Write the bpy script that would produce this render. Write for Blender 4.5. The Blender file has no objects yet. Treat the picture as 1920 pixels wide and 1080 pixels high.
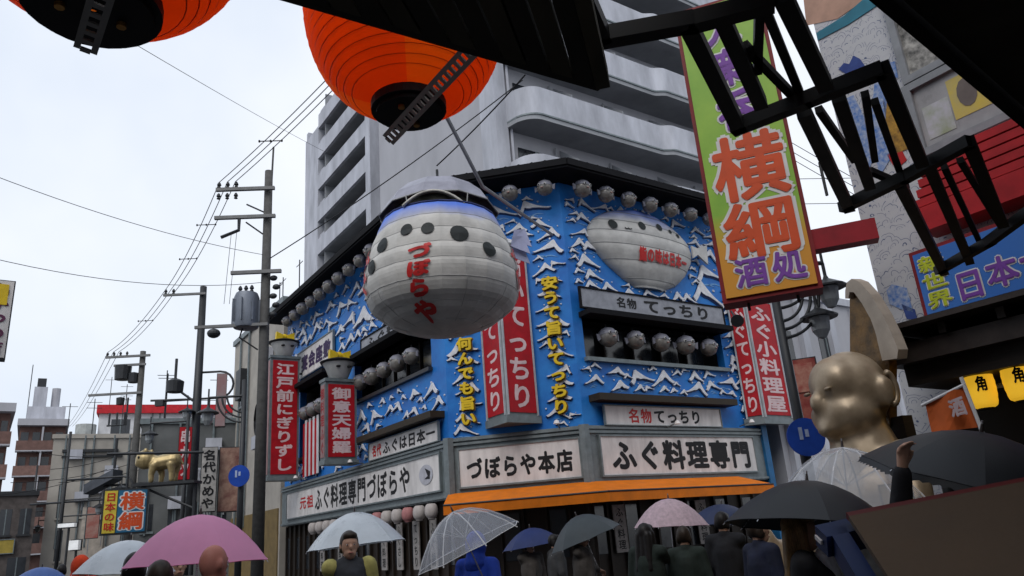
import bpy, bmesh, math, random
from mathutils import Vector, Matrix
random.seed(7)
R_ = math.radians
scn = bpy.context.scene
COL = scn.collection

# ------------------------------------------------------------------ camera, sky, sun, exposure
CZ = 1.6
FPX = 1404.0
cam_d = bpy.data.cameras.new('camera'); cam = bpy.data.objects.new('camera', cam_d); COL.objects.link(cam)
cam_d.sensor_width = 36.0; cam_d.lens = FPX / 1920 * 36; cam_d.clip_start = 0.05; cam_d.clip_end = 3000
CM = Matrix.Rotation(R_(90 + 18.2), 4, 'X') @ Matrix.Rotation(R_(-4.5), 4, 'Z')
cam.matrix_world = Matrix.Translation((0, 0, CZ)) @ CM
scn.camera = cam
scn.view_settings.view_transform = 'Standard'; scn.view_settings.look = 'None'
scn.view_settings.exposure = 0.0; scn.view_settings.gamma = 1.0
scn.render.engine = 'CYCLES'
scn.cycles.max_bounces = 6; scn.cycles.diffuse_bounces = 3; scn.cycles.glossy_bounces = 3
scn.cycles.transmission_bounces = 5; scn.cycles.transparent_max_bounces = 12

SUN_EL, SUN_AZ = 50.0, 198.0      # azimuth clockwise from +Y
world = bpy.data.worlds.new('World'); scn.world = world; world.use_nodes = True
wn = world.node_tree; wn.nodes.clear()
w_out = wn.nodes.new('ShaderNodeOutputWorld'); w_bg = wn.nodes.new('ShaderNodeBackground')
w_sky = wn.nodes.new('ShaderNodeTexSky'); w_sky.sky_type = 'NISHITA'; w_sky.sun_disc = False
w_sky.sun_elevation = R_(SUN_EL); w_sky.sun_rotation = R_(SUN_AZ); w_sky.air_density = 1.5; w_sky.dust_density = 3
w_tc = wn.nodes.new('ShaderNodeTexCoord'); w_nz = wn.nodes.new('ShaderNodeTexNoise')
w_nz.inputs['Scale'].default_value = 1.6; w_nz.inputs['Detail'].default_value = 5; w_nz.inputs['Roughness'].default_value = .5
w_rp = wn.nodes.new('ShaderNodeValToRGB')           # layered overcast cloud, in units of the physical sky
w_rp.color_ramp.elements[0].position = .36; w_rp.color_ramp.elements[0].color = (7.4, 8.4, 10.0, 1)
w_rp.color_ramp.elements[1].position = .62; w_rp.color_ramp.elements[1].color = (10.4, 10.8, 11.5, 1)
w_mx = wn.nodes.new('ShaderNodeMix'); w_mx.data_type = 'RGBA'; w_mx.inputs['Factor'].default_value = .9
wn.links.new(w_tc.outputs['Generated'], w_nz.inputs['Vector']); wn.links.new(w_nz.outputs['Fac'], w_rp.inputs['Fac'])
wn.links.new(w_sky.outputs['Color'], w_mx.inputs['A']); wn.links.new(w_rp.outputs['Color'], w_mx.inputs['B'])
wn.links.new(w_mx.outputs['Result'], w_bg.inputs['Color']); w_bg.inputs['Strength'].default_value = .1
wn.links.new(w_bg.outputs['Background'], w_out.inputs['Surface'])
sun_d = bpy.data.lights.new('sun', 'SUN'); sun_d.energy = 1.45; sun_d.angle = R_(35); sun_d.color = (1, .97, .92)
sun = bpy.data.objects.new('sun', sun_d); COL.objects.link(sun)
sv = Vector((math.sin(R_(SUN_AZ)) * math.cos(R_(SUN_EL)), math.cos(R_(SUN_AZ)) * math.cos(R_(SUN_EL)), math.sin(R_(SUN_EL))))
sun.rotation_euler = sv.to_track_quat('Z', 'Y').to_euler(); sun.location = (0, 0, 60)

# ------------------------------------------------------------------ helpers
C0 = Vector((0, 0, CZ)); Z = Vector((0, 0, 1)); CM3 = CM.to_3x3()
def ray(x, y): return CM3 @ Vector(((x - 960) / FPX, -(y - 540) / FPX, -1))
def atd(x, y, d):
    r = ray(x, y); return C0 + r * (d / math.hypot(r.x, r.y))
def atz(x, y, z):
    r = ray(x, y); return C0 + r * ((z - CZ) / r.z)
TH = R_(35)
U = Vector((-math.sin(TH), math.cos(TH), 0)); V = Vector((math.cos(TH), math.sin(TH), 0))
def lerp(a, b, t): return a + (b - a) * t

class Face:                      # a vertical wall plane: s along it, z up, o out of it
    def __init__(s, O, d, n): s.O = Vector((O[0], O[1], 0)); s.d = Vector(d); s.n = Vector(n)
    def w(s, a, z, o=0.0): return s.O + s.d * a + Z * z + s.n * o
    def px(s, x, y, o=0.0):
        r = ray(x, y); t = (s.O + s.n * o - C0).dot(s.n) / r.dot(s.n); p = C0 + r * t
        return (p - s.O).dot(s.d), p.z

MATS = {}
def pm(name, col, rough=.6, metal=0., var=.18, scale=3., bump=0., bscale=40., col2=None, emit=None, estr=0., alpha=None, trans=None, spec=None, stretch=None, coat=0.):
    if name in MATS: return MATS[name]
    m = bpy.data.materials.new(name); m.use_nodes = True; nt = m.node_tree; b = nt.nodes['Principled BSDF']
    b.inputs['Roughness'].default_value = rough; b.inputs['Metallic'].default_value = metal
    b.inputs['Specular IOR Level'].default_value = spec if spec is not None else (.5 if metal or rough < .3 else .25)
    if coat: b.inputs['Coat Weight'].default_value = coat
    tc = nt.nodes.new('ShaderNodeTexCoord'); vec = tc.outputs['Object']
    if stretch:
        mp = nt.nodes.new('ShaderNodeMapping'); mp.inputs['Scale'].default_value = stretch
        nt.links.new(vec, mp.inputs['Vector']); vec = mp.outputs['Vector']
    nz = nt.nodes.new('ShaderNodeTexNoise'); nz.inputs['Scale'].default_value = scale; nz.inputs['Detail'].default_value = 6; nz.inputs['Roughness'].default_value = .6
    nt.links.new(vec, nz.inputs['Vector'])
    rp = nt.nodes.new('ShaderNodeValToRGB'); rp.color_ramp.elements[0].position = .3; rp.color_ramp.elements[1].position = .7
    c2 = col2 if col2 else tuple(max(0, c * (1 - var * 1.6)) for c in col); c1 = col if col2 else tuple(min(1, c * (1 + var * .6)) for c in col)
    rp.color_ramp.elements[0].color = (*c2, 1); rp.color_ramp.elements[1].color = (*c1, 1)
    nt.links.new(nz.outputs['Fac'], rp.inputs['Fac']); nt.links.new(rp.outputs['Color'], b.inputs['Base Color'])
    rr = nt.nodes.new('ShaderNodeMapRange'); rr.inputs['To Min'].default_value = max(.03, rough - .12); rr.inputs['To Max'].default_value = min(1, rough + .12)
    nt.links.new(nz.outputs['Fac'], rr.inputs['Value']); nt.links.new(rr.outputs['Result'], b.inputs['Roughness'])
    if bump:
        n2 = nt.nodes.new('ShaderNodeTexNoise'); n2.inputs['Scale'].default_value = bscale; n2.inputs['Detail'].default_value = 4
        nt.links.new(vec, n2.inputs['Vector']); bp = nt.nodes.new('ShaderNodeBump'); bp.inputs['Strength'].default_value = bump; bp.inputs['Distance'].default_value = .02
        nt.links.new(n2.outputs['Fac'], bp.inputs['Height']); nt.links.new(bp.outputs['Normal'], b.inputs['Normal'])
    if emit: b.inputs['Emission Color'].default_value = (*emit, 1); b.inputs['Emission Strength'].default_value = estr
    if alpha is not None: b.inputs['Alpha'].default_value = alpha
    if trans is not None:           # thin translucent cloth, paper or vinyl
        out = nt.nodes['Material Output']; tr = nt.nodes.new('ShaderNodeBsdfTranslucent'); mx = nt.nodes.new('ShaderNodeMixShader')
        nt.links.new(rp.outputs['Color'], tr.inputs['Color']); mx.inputs['Fac'].default_value = trans
        nt.links.new(b.outputs['BSDF'], mx.inputs[1]); nt.links.new(tr.outputs['BSDF'], mx.inputs[2]); nt.links.new(mx.outputs['Shader'], out.inputs['Surface'])
    MATS[name] = m; return m

def wpos(o):
    p = Vector((0, 0, 0))
    while o: p += o.location; o = o.parent
    return p
class MB:
    def __init__(s): s.v = []; s.f = []; s.m = []; s.mi = 0
    def add(s, vs, fs):
        b = len(s.v); s.v += [Vector(v) for v in vs]
        for f in fs: s.f.append([b + i for i in f]); s.m.append(s.mi)
        return s
    def hexa(s, p): return s.add(p, [(0, 3, 2, 1), (4, 5, 6, 7), (0, 1, 5, 4), (1, 2, 6, 5), (2, 3, 7, 6), (3, 0, 4, 7)])
    def obox(s, c, ax, ay, az):      # centre and three half axes
        c = Vector(c); ax, ay, az = Vector(ax), Vector(ay), Vector(az)
        return s.hexa([c - ax - ay - az, c + ax - ay - az, c + ax + ay - az, c - ax + ay - az, c - ax - ay + az, c + ax - ay + az, c + ax + ay + az, c - ax + ay + az])
    def fbox(s, F, s0, s1, z0, z1, o0, o1):
        if (F.d.cross(F.n)).z > 0: s0, s1 = s1, s0
        return s.hexa([F.w(s0, z0, o1), F.w(s1, z0, o1), F.w(s1, z0, o0), F.w(s0, z0, o0), F.w(s0, z1, o1), F.w(s1, z1, o1), F.w(s1, z1, o0), F.w(s0, z1, o0)])
    def beam(s, a, b, w, h, up=Z):
        a, b = Vector(a), Vector(b); d = (b - a).normalized(); x = d.cross(up)
        if x.length < 1e-4: x = d.cross(Vector((1, 0, 0)))
        x.normalize(); y = x.cross(d)
        return s.obox((a + b) / 2, x * w / 2, (b - a) / 2, y * h / 2)
    def path(s, pts, r, n=8, cap=True):
        pts = [Vector(p) for p in pts]; N = len(pts); rs = r if isinstance(r, (list, tuple)) else [r] * N
        t0 = (pts[1] - pts[0]).normalized(); up = Z if abs(t0.z) < .9 else Vector((1, 0, 0)); x = t0.cross(up).normalized()
        b = len(s.v)
        for i, p in enumerate(pts):
            t = (pts[min(i + 1, N - 1)] - pts[max(i - 1, 0)]).normalized(); x = (x - t * x.dot(t)).normalized(); y = t.cross(x)
            for k in range(n):
                a = 2 * math.pi * k / n; s.v.append(p + x * (rs[i] * math.cos(a)) + y * (rs[i] * math.sin(a)))
        for i in range(N - 1):
            for k in range(n):
                k2 = (k + 1) % n; s.f.append([b + i * n + k, b + i * n + k2, b + (i + 1) * n + k2, b + (i + 1) * n + k]); s.m.append(s.mi)
        if cap:
            s.f.append([b + k for k in range(n)][::-1]); s.m.append(s.mi); s.f.append([b + (N - 1) * n + k for k in range(n)]); s.m.append(s.mi)
        return s
    def lathe(s, prof, c=(0, 0, 0), n=24, sx=1., sy=1., M=None, cap=False):
        c = Vector(c); b = len(s.v)
        for r, z in prof:
            for k in range(n):
                a = 2 * math.pi * k / n; p = Vector((r * math.cos(a) * sx, r * math.sin(a) * sy, z)); s.v.append(c + (M @ p if M else p))
        for i in range(len(prof) - 1):
            for k in range(n):
                k2 = (k + 1) % n; s.f.append([b + i * n + k, b + i * n + k2, b + (i + 1) * n + k2, b + (i + 1) * n + k]); s.m.append(s.mi)
        if cap:
            s.f.append([b + k for k in range(n)][::-1]); s.m.append(s.mi); L = b + (len(prof) - 1) * n; s.f.append([L + k for k in range(n)]); s.m.append(s.mi)
        return s
    def ell(s, c, rx, ry, rz, n=14, m=9, M=None):
        prof = [(math.sin(math.pi * i / m), -math.cos(math.pi * i / m)) for i in range(m + 1)]
        prof[0] = (.02, -1); prof[-1] = (.02, 1)
        S = Matrix.Diagonal((rx, ry, rz)); T = (M @ S) if M else S
        return s.lathe(prof, c, n, M=T, cap=True)
    def caps(s, a, b, ra, rb, n=10):   # tapered capsule
        a, b = Vector(a), Vector(b); d = (b - a).normalized(); pts, rs = [], []
        for k in range(4): t = math.pi / 2 * (1 - k / 3); pts.append(a - d * ra * math.sin(t)); rs.append(max(.002, ra * math.cos(t)))
        for k in range(4): t = math.pi / 2 * k / 3; pts.append(b + d * rb * math.sin(t)); rs.append(max(.002, rb * math.cos(t)))
        return s.path(pts, rs, n)
    def prism(s, poly, f0, f1):      # poly 2d, f0/f1 map (x,y) to the back and front plane
        b = len(s.v); n = len(poly); s.v += [Vector(f0(*p)) for p in poly] + [Vector(f1(*p)) for p in poly]
        s.f.append([b + i for i in range(n)][::-1]); s.m.append(s.mi); s.f.append([b + n + i for i in range(n)]); s.m.append(s.mi)
        for i in range(n): j = (i + 1) % n; s.f.append([b + i, b + j, b + n + j, b + n + i]); s.m.append(s.mi)
        return s
    def mesh(s, name, mats, off=None, smooth=False):
        me = bpy.data.meshes.new(name); vs = [v - off for v in s.v] if off else s.v
        me.from_pydata([tuple(v) for v in vs], [], s.f)
        for m in (mats if isinstance(mats, (list, tuple)) else [mats]): me.materials.append(m)
        if any(s.m): me.polygons.foreach_set('material_index', s.m)
        if smooth: me.polygons.foreach_set('use_smooth', [True] * len(me.polygons))
        me.update(); return me
    def build(s, name, mats, parent=None, smooth=False, local=False, sharp=None):
        off = None if local or not parent else wpos(parent)
        o = bpy.data.objects.new(name, s.mesh(name, mats, off, smooth)); COL.objects.link(o)
        if sharp: o.data.set_sharp_from_angle(angle=R_(sharp))
        if parent: o.parent = parent
        return o
def tag(o, label, cat, group=None, kind=None):
    if label: o['label'] = label
    if cat: o['category'] = cat
    if group: o['group'] = group
    if kind: o['kind'] = kind
    return o
def thing(name, label, cat, loc=(0, 0, 0), group=None, rot=None):
    o = bpy.data.objects.new(name, None); COL.objects.link(o); o.location = loc; o.empty_display_size = .1
    if rot: o.rotation_euler = rot
    return tag(o, label, cat, group)
def copy_tree(o, parent=None):
    c = o.copy(); COL.objects.link(c); c.parent = parent
    for ch in list(o.children): copy_tree(ch, c)
    return c
def obj(name, me, parent):
    o = bpy.data.objects.new(name, me); COL.objects.link(o); o.parent = parent; return o

# ---- lettering: glyph meshes fitted into cells on a surface
GL = {}
def glyph(ch, bold):
    k = (ch, bold)
    if k not in GL:
        cu = bpy.data.curves.new('g', 'FONT'); cu.body = ch; cu.size = 1; cu.offset = bold; cu.resolution_u = 3
        o = bpy.data.objects.new('g', cu); COL.objects.link(o); dg = bpy.context.evaluated_depsgraph_get(); dg.update()
        me = bpy.data.meshes.new_from_object(o.evaluated_get(dg))
        GL[k] = ([(v.co.x - .5, v.co.y - .375) for v in me.vertices], [list(p.vertices) for p in me.polygons])
        bpy.data.objects.remove(o); bpy.data.curves.remove(cu); bpy.data.meshes.remove(me)
    return GL[k]
def letters(mb, text, cells, fn, bold=.02, thick=0.):
    """cells: (cx, cy, w, h) for each character; fn(x, y, o) gives the point on the surface."""
    for ch, (cx, cy, w, h) in zip(text, cells):
        if ch == ' ': continue
        vs, fs = glyph(ch, 0.); mb.add([fn(cx + x * w, cy + y * h, thick) for x, y in vs], fs)
        nb = 0 if bold < .012 else (8 if bold < .08 else 14)
        for k in range(nb):          # heavier strokes: the same glyph laid again, shifted round a small circle
            dx, dy = bold * math.cos(2 * math.pi * k / nb), bold * math.sin(2 * math.pi * k / nb)
            mb.add([fn(cx + (x + dx) * w, cy + (y + dy) * h, thick - .0003 * (k + 1)) for x, y in vs], fs)
        if thick:                    # side walls from the boundary edges
            ec = {}
            for f in fs:
                for i in range(len(f)): a, b = f[i], f[(i + 1) % len(f)]; ec[(min(a, b), max(a, b))] = ec.get((min(a, b), max(a, b)), []) + [(a, b)]
            base = len(mb.v); mb.v += [Vector(fn(cx + x * w, cy + y * h, 0)) for x, y in vs]; top = base - len(vs)
            for e in ec.values():
                if len(e) == 1: a, b = e[0]; mb.f.append([top + a, base + a, base + b, top + b]); mb.m.append(mb.mi)
    return mb
def row(text, x0, x1, yc, h, fill=.92):
    n = len(text); w = (x1 - x0) / n; return [(x0 + w * (i + .5), yc, w * fill, h) for i in range(n)]
def colm(text, xc, y0, y1, w, fill=.92):      # y0 top, y1 bottom
    n = len(text); h = (y1 - y0) / n; return [(xc, y0 + h * (i + .5), w, abs(h) * fill) for i in range(n)]

# ------------------------------------------------------------------ materials
WHITE = pm('white_paint', (.62, .62, .64), .5, var=.12, scale=2.5)
PANEL = pm('sign_white_panel', (.68, .65, .64), .45, var=.2, scale=2.2, stretch=(1, 1, .3))
BLACK = pm('black_ink', (.012, .012, .014), .6, var=.1)
RED = pm('sign_red', (.42, .006, .014), .55, var=.18)
REDTXT = pm('red_print', (.5, .02, .02), .5, var=.1)
PINKTXT = pm('pale_pink_lettering', (.7, .52, .53), .5, var=.12)
YEL = pm('yellow_lettering', (.72, .5, .02), .5, var=.15)
STEEL = pm('grey_green_steel', (.17, .2, .21), .5, metal=.2, var=.2, scale=4, bump=.1)
DSTEEL = pm('dark_steel', (.03, .032, .036), .5, metal=.3, var=.2)
POLE = pm('pole_concrete', (.09, .088, .085), .8, var=.2, scale=6, bump=.1)
WIRE = pm('black_cable', (.02, .02, .022), .6, var=.1)
BLUEWALL = pm('blue_wall_paint', (.02, .21, .6), .5, col2=(.009, .115, .43), scale=1.3, bump=.15, bscale=6, spec=.3)
CREST = pm('wave_white_paint', (.7, .7, .73), .5, var=.16, scale=5)
CRESTSHADE = pm('crest_shadow_blue', (.005, .025, .12), .5, var=.2)
DARKWOOD = pm('dark_stained_wood', (.022, .015, .011), .6, var=.3, scale=5, stretch=(1, 1, 12))
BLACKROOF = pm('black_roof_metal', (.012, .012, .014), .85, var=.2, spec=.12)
CONC = pm('light_concrete', (.4, .4, .43), .85, var=.09, scale=.6, stretch=(1, 1, .4), bump=.1)
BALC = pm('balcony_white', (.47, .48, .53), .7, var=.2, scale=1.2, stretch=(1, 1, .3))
GLASSD = pm('dark_window_glass', (.02, .024, .03), .12, var=.2, spec=.6)
BEIGE = pm('beige_render', (.4, .37, .33), .9, var=.15, scale=.8, bump=.1)
ORANGEAW = pm('orange_awning_cloth', (.78, .2, .008), .6, var=.12, trans=.15)
GOLD = pm('gold_paint', (.46, .35, .17), .38, metal=.45, var=.25, scale=4)
CREAM = pm('lantern_cream', (.55, .54, .52), .6, var=.14, scale=3)
ROOFB = pm('brown_roof_sheet', (.1, .085, .06), .7, var=.25, scale=2)
GREYL = pm('grey_lantern_top', (.2, .2, .24), .45, var=.2)

# ------------------------------------------------------------------ ground
g = MB(); g.add([(-400, -60, 0), (400, -60, 0), (400, 700, 0), (-400, 700, 0)], [(0, 1, 2, 3)])
tag(g.build('ground', pm('wet_asphalt', (.05, .05, .054), .4, var=.25, scale=1.5, bump=.3, bscale=60)), None, None, kind='structure')
C2 = Vector((1.763, 21.93, 0)); C1 = Vector((-2.226, 22.633, 0)); DCH = (V - U) / math.sqrt(2); NCH = -(U + V) / math.sqrt(2)
CW = (C2 - C1).length
FR, FL, FK = Face(C2, V, -U), Face(C1, U, -V), Face(C1, DCH, NCH)
# raised pavement with kerb along the blue building and on up the street
g = MB(); k0, k1 = FL.w(70, 0, 2.2), FR.w(30, 0, 2.2); a, b = FK.w(-.5, 0, 2.2), FK.w(CW + .5, 0, 2.2)
poly = [k0, a, b, k1, FR.w(30, 0, -3), FR.w(5, 0, -6), FL.w(5, 0, -6), FL.w(70, 0, -3)]
g.prism([(p.x, p.y) for p in poly], lambda x, y: (x, y, -.02), lambda x, y: (x, y, .13))
tag(g.build('pavement', pm('wet_paving', (.11, .11, .115), .5, var=.2, scale=3)), None, None, kind='structure')
# ------------------------------------------------------------------ the blue corner restaurant
LEN_L, LEN_R, ROOF = 15.6, 7.7, 12.25
bb = thing('restaurant_building', 'blue corner restaurant building covered in white painted wave crests', 'building', (0, 0, 0))
def wall_with_holes(F, s0, s1, z0, z1, holes, name):
    ss = sorted({s0, s1} | {h[0] for h in holes} | {h[1] for h in holes}); zs = sorted({z0, z1} | {h[2] for h in holes} | {h[3] for h in holes})
    mb = MB()
    for i in range(len(ss) - 1):
        for j in range(len(zs) - 1):
            cs, cz = (ss[i] + ss[i + 1]) / 2, (zs[j] + zs[j + 1]) / 2
            if not any(h[0] < cs < h[1] and h[2] < cz < h[3] for h in holes): mb.fbox(F, ss[i], ss[i + 1], zs[j], zs[j + 1], -.3, 0)
    return mb.build(name, BLUEWALL, bb)
HR = [(.35, 6.6, 6.5, 7.75)]; HL = [(.9, 7.2, 6.85, 8.3), (9.4, 13.6, 5.5, 8.5)]
wallR = wall_with_holes(FR, 0, LEN_R, 4.45, ROOF, HR, 'wall'); wallL = wall_with_holes(FL, 0, LEN_L, 4.45, ROOF, HL, 'wall')
wallK = MB().fbox(FK, 0, CW, 4.45, ROOF, -.28, .0).build('wall', BLUEWALL, bb)
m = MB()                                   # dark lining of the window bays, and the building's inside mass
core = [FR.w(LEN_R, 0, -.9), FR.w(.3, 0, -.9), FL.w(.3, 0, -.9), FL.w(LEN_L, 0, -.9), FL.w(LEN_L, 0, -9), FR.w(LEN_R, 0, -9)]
m.prism([(p.x, p.y) for p in core], lambda x, y: (x, y, .1), lambda x, y: (x, y, ROOF - .05)); m.build('dark_lining', BLACKROOF, bb)
for F, H in ((FR, HR), (FL, HL)):
    for h in H:
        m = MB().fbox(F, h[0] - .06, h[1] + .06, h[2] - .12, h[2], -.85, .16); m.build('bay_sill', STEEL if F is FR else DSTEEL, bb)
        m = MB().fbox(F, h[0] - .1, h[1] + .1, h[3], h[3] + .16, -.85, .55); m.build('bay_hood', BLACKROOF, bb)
        n = int((h[1] - h[0]) / 1.05)
        for i in range(n):
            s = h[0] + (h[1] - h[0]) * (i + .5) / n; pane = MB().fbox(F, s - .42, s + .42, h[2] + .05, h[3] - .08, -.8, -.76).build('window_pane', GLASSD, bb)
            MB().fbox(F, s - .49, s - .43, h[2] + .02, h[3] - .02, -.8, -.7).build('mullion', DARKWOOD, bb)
# eaves: a black roof edge all round, with a dark soffit
m = MB(); ev = 1.0
outer = [FL.w(LEN_L + .2, 0, ev), FK.w(-ev * .41, 0, ev), FK.w(CW + ev * .41, 0, ev), FR.w(LEN_R + .2, 0, ev), FR.w(LEN_R + .2, 0, -9), FL.w(LEN_L + .2, 0, -9)]
m.prism([(p.x, p.y) for p in outer], lambda x, y: (x, y, ROOF + .02), lambda x, y: (x, y, ROOF + .26)); rf = m.build('roof', BLACKROOF, bb)
for (a, b) in zip(outer[:3], outer[1:4]):
    MB().beam(a + Z * (ROOF + .2), b + Z * (ROOF + .2), .12, .22).build('gutter', BLACKROOF, rf)
# ridge tiles along the eave, one by one
for F, L0, L1 in ((FR, .2, LEN_R), (FL, .3, LEN_L), (FK, -.2, CW + .2)):
    n = int((L1 - L0) / .42); me = None
    for i in range(n):
        p = F.w(L0 + (i + .5) * .42, ROOF + .3, .82)
        if me is None:
            tm = MB(); rot = Matrix([F.d, F.n, Z]).transposed(); tm.path([rot @ Vector((0, -.35, .02)), rot @ Vector((0, .2, -.04))], .09, 8); me = tm.mesh('roof_tile', BLACKROOF, smooth=True)
        o = obj('roof_tile', me, rf); o.location = p
# small projecting roof sheet behind the far end of the eave
m = MB(); m.hexa([FL.w(9.5, 13.0, .5), FL.w(15.4, 13.0, .5), FL.w(15.4, 14.0, -2.5), FL.w(9.5, 14.0, -2.5), FL.w(9.5, 13.15, .5), FL.w(15.4, 13.15, .5), FL.w(15.4, 14.15, -2.5), FL.w(9.5, 14.15, -2.5)])
m.build('roof_canopy', ROOFB, bb)
for s in (9.7, 12.4, 15): MB().path([FL.w(s, ROOF + .2, .3), FL.w(s, 13.02, .45)], .04).build('canopy_prop', DSTEEL, bb)

# wave crests: six cut shapes, each crest a piece of its own
def crest_mesh(k):
    rnd = random.Random(100 + k); pk = rnd.choice((-.5, -.3, .1, .35, .5)) + rnd.uniform(-.1, .1); h = rnd.uniform(.4, .6); lf, rt = -1, rnd.uniform(.75, 1)
    top, bot = [], []
    for i in range(7): t = i / 6; top.append((lerp(lf, pk, t), -.25 + (h + .25) * t ** 1.7))
    top += [(pk + .09, h * .96)]
    for i in range(1, 7): t = i / 6; top.append((lerp(pk + .09, rt, t), lerp(h * .96, -.3, 1 - (1 - t) ** 1.5)))
    def ytop(x):
        for p, q in zip(top, top[1:]):
            if p[0] <= x <= q[0] and q[0] > p[0]: return lerp(p[1], q[1], (x - p[0]) / (q[0] - p[0]))
        return -.28
    n = 13; th = rnd.uniform(.36, .52)
    for i in range(1, n):
        x = lerp(rt, lf, i / n); e = math.exp(-((x - pk - .04) / .5) ** 2); bot.append((x, ytop(x) - .1 - th * e - .03 * e * math.sin(i * 2.1 + k)))
    poly = top + bot; mb = MB()
    mb.mi = 1; mb.prism([(x * 1.05 + .03, y * 1.04 - .1) for x, y in poly], lambda x, y: (x, y, .003), lambda x, y: (x, y, .03))  # deep-blue copy set lower and larger, the crest's shadow put into colour
    mb.mi = 0; mb.prism(poly, lambda x, y: (x, y, .031), lambda x, y: (x, y, .1))
    for j in range(rnd.randint(1, 3)):
        cx, cy, r = rnd.uniform(-.9, .9), rnd.uniform(.25, .75), rnd.uniform(.03, .065)
        if abs(cx - pk) < .35: cx += .5
        mb.prism([(cx + r * math.cos(a * 1.047), cy + r * 1.3 * math.sin(a * 1.047)) for a in range(6)], lambda x, y: (x, y, .003), lambda x, y: (x, y, .05))
    for j in range(2):                       # pale swirl stroke trailing under the crest
        x0, y0, w_ = rnd.uniform(-.8, 0), rnd.uniform(-.75, -.5), rnd.uniform(.5, .9); mb.mi = 2
        pts = [(x0 + w_ * q / 6, y0 + .16 * math.sin(math.pi * q / 6)) for q in range(7)]; mb.prism(pts + [(x, y - .07 * math.sin(math.pi * i / 6) - .015) for i, (x, y) in list(enumerate(pts))[::-1]], lambda x, y: (x, y, .002), lambda x, y: (x, y, .016))
    return mb.mesh('wave_crest', [CREST, CRESTSHADE, pm('pale_blue_stroke', (.16, .36, .66), .5)])
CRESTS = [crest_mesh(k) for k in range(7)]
def scatter(F, wall, s0, s1, z0, z1, excl, n, flip=False):
    pts = []; rnd = random.Random(int(s1 * 100)); tries = 0
    while len(pts) < n and tries < 9000:
        tries += 1; w = rnd.choice((.4, .55, .7, .85, 1.0)); s = rnd.uniform(s0 + w, s1 - w); z = rnd.uniform(z0 + .3 * w, z1 - .75 * w)
        if any(e[0] - w < s < e[1] + w and e[2] - .75 * w < z < e[3] + .35 * w for e in excl): continue
        if any(abs(s - q[0]) < (w + q[2]) * .72 and abs(z - q[1]) < (w + q[2]) * .42 for q in pts): continue
        pts.append((s, z, w))
    for _ in range(6000):                     # small crests fill the gaps
        if len(pts) >= n * 1.62: break
        w = rnd.choice((.2, .26, .33)); s = rnd.uniform(s0 + w, s1 - w); z = rnd.uniform(z0 + .3 * w, z1 - .75 * w)
        if any(e[0] - w < s < e[1] + w and e[2] - .6 * w < z < e[3] + .35 * w for e in excl) or any(abs(s - q[0]) < (w + q[2]) * .7 and abs(z - q[1]) < (w + q[2]) * .4 for q in pts): continue
        pts.append((s, z, w))
    for s, z, w in pts:
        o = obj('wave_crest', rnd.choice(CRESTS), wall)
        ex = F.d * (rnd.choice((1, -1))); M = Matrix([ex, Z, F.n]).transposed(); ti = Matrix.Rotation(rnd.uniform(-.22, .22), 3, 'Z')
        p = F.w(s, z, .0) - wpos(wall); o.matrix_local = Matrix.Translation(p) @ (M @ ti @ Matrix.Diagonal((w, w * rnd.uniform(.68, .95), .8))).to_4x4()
EXR = [(0, 6.9, 4.3, 5.5), (.3, 6.6, 6.45, 8.6), (1.5, 5.3, 9.2, 11.5)]
EXL = [(0, 5.8, 4.3, 5.45), (.7, 7.4, 6.7, 9.1), (9.2, 13.8, 5.4, 10.4), (9.3, 10.4, 4.4, 9.8)]
EXK = [(1.2, 2.85, 4.4, 10.3)]
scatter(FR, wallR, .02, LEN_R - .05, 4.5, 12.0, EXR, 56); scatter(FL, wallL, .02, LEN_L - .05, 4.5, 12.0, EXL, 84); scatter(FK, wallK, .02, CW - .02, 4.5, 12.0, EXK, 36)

# steel sign band between ground floor and first floor
band = []
for F, s0, s1 in ((FR, 0, LEN_R), (FL, 0, LEN_L), (FK, 0, CW)):
    b_ = MB().fbox(F, s0, s1, 2.72, 4.448, -.3, .1).build('sign_band', STEEL, bb)
    for z in (2.76, 4.22, 4.34): MB().fbox(F, s0 + .02, s1 - .02, z, z + .07, .1, .17).build('band_rail', STEEL, b_)
for P, n_ in ((FK.w(0, 0, .12), 0), (FK.w(CW, 0, .12), 1)):
    m = MB(); m.path([P + Z * 2.7, P + Z * 4.46], .17, 6); m.build('corner_post', STEEL, bb)
MB().fbox(FR, LEN_R - .02, LEN_R + .25, .1, 5.2, -.3, .2).build('end_pilaster', pm('blue_post', (.02, .13, .3), .5), bb)
# ground floor: dark timber front with doors, lattice and hanging menu boards
for F, s0, s1 in ((FR, 0, LEN_R), (FL, 0, LEN_L), (FK, 0, CW)):
    gf = MB().fbox(F, s0, s1, .13, 2.72, -.5, -.2).build('shop_front', DARKWOOD, bb); n = int((s1 - s0) / .62)
    for i in range(n + 1):
        s = s0 + (s1 - s0) * i / n; MB().fbox(F, s - .04, s + .04, .13, 2.7, -.2, -.1).build('timber_post', DARKWOOD, gf)
    for i in range(0, n, 2):
        s = s0 + (s1 - s0) * (i + .5) / n; MB().fbox(F, s - .24, s + .24, .9, 2.2, -.2, -.17).build('window_pane', GLASSD, gf)
DIM = pm('menu_board', (.3, .28, .27), .6, var=.25, scale=8)
def menu_board(F, s, z0, z1, w, text, flip):
    t = thing('menu_board', 'narrow white vertical menu board hung on the dark ground floor front', 'sign', F.w(s, z0, -.05), 'menu boards on the dark shop front')
    MB().fbox(F, s - w / 2, s + w / 2, z0, z1, -.08, -.04).build('panel', DIM, t); sg = -1 if flip else 1
    letters(MB(), text, colm(text, sg * s, z1 - .06, z0 + .06, w * .62), lambda x, y, o: F.w(sg * x, y, -.034 + o), .02).build('lettering', BLACK, t)
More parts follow.
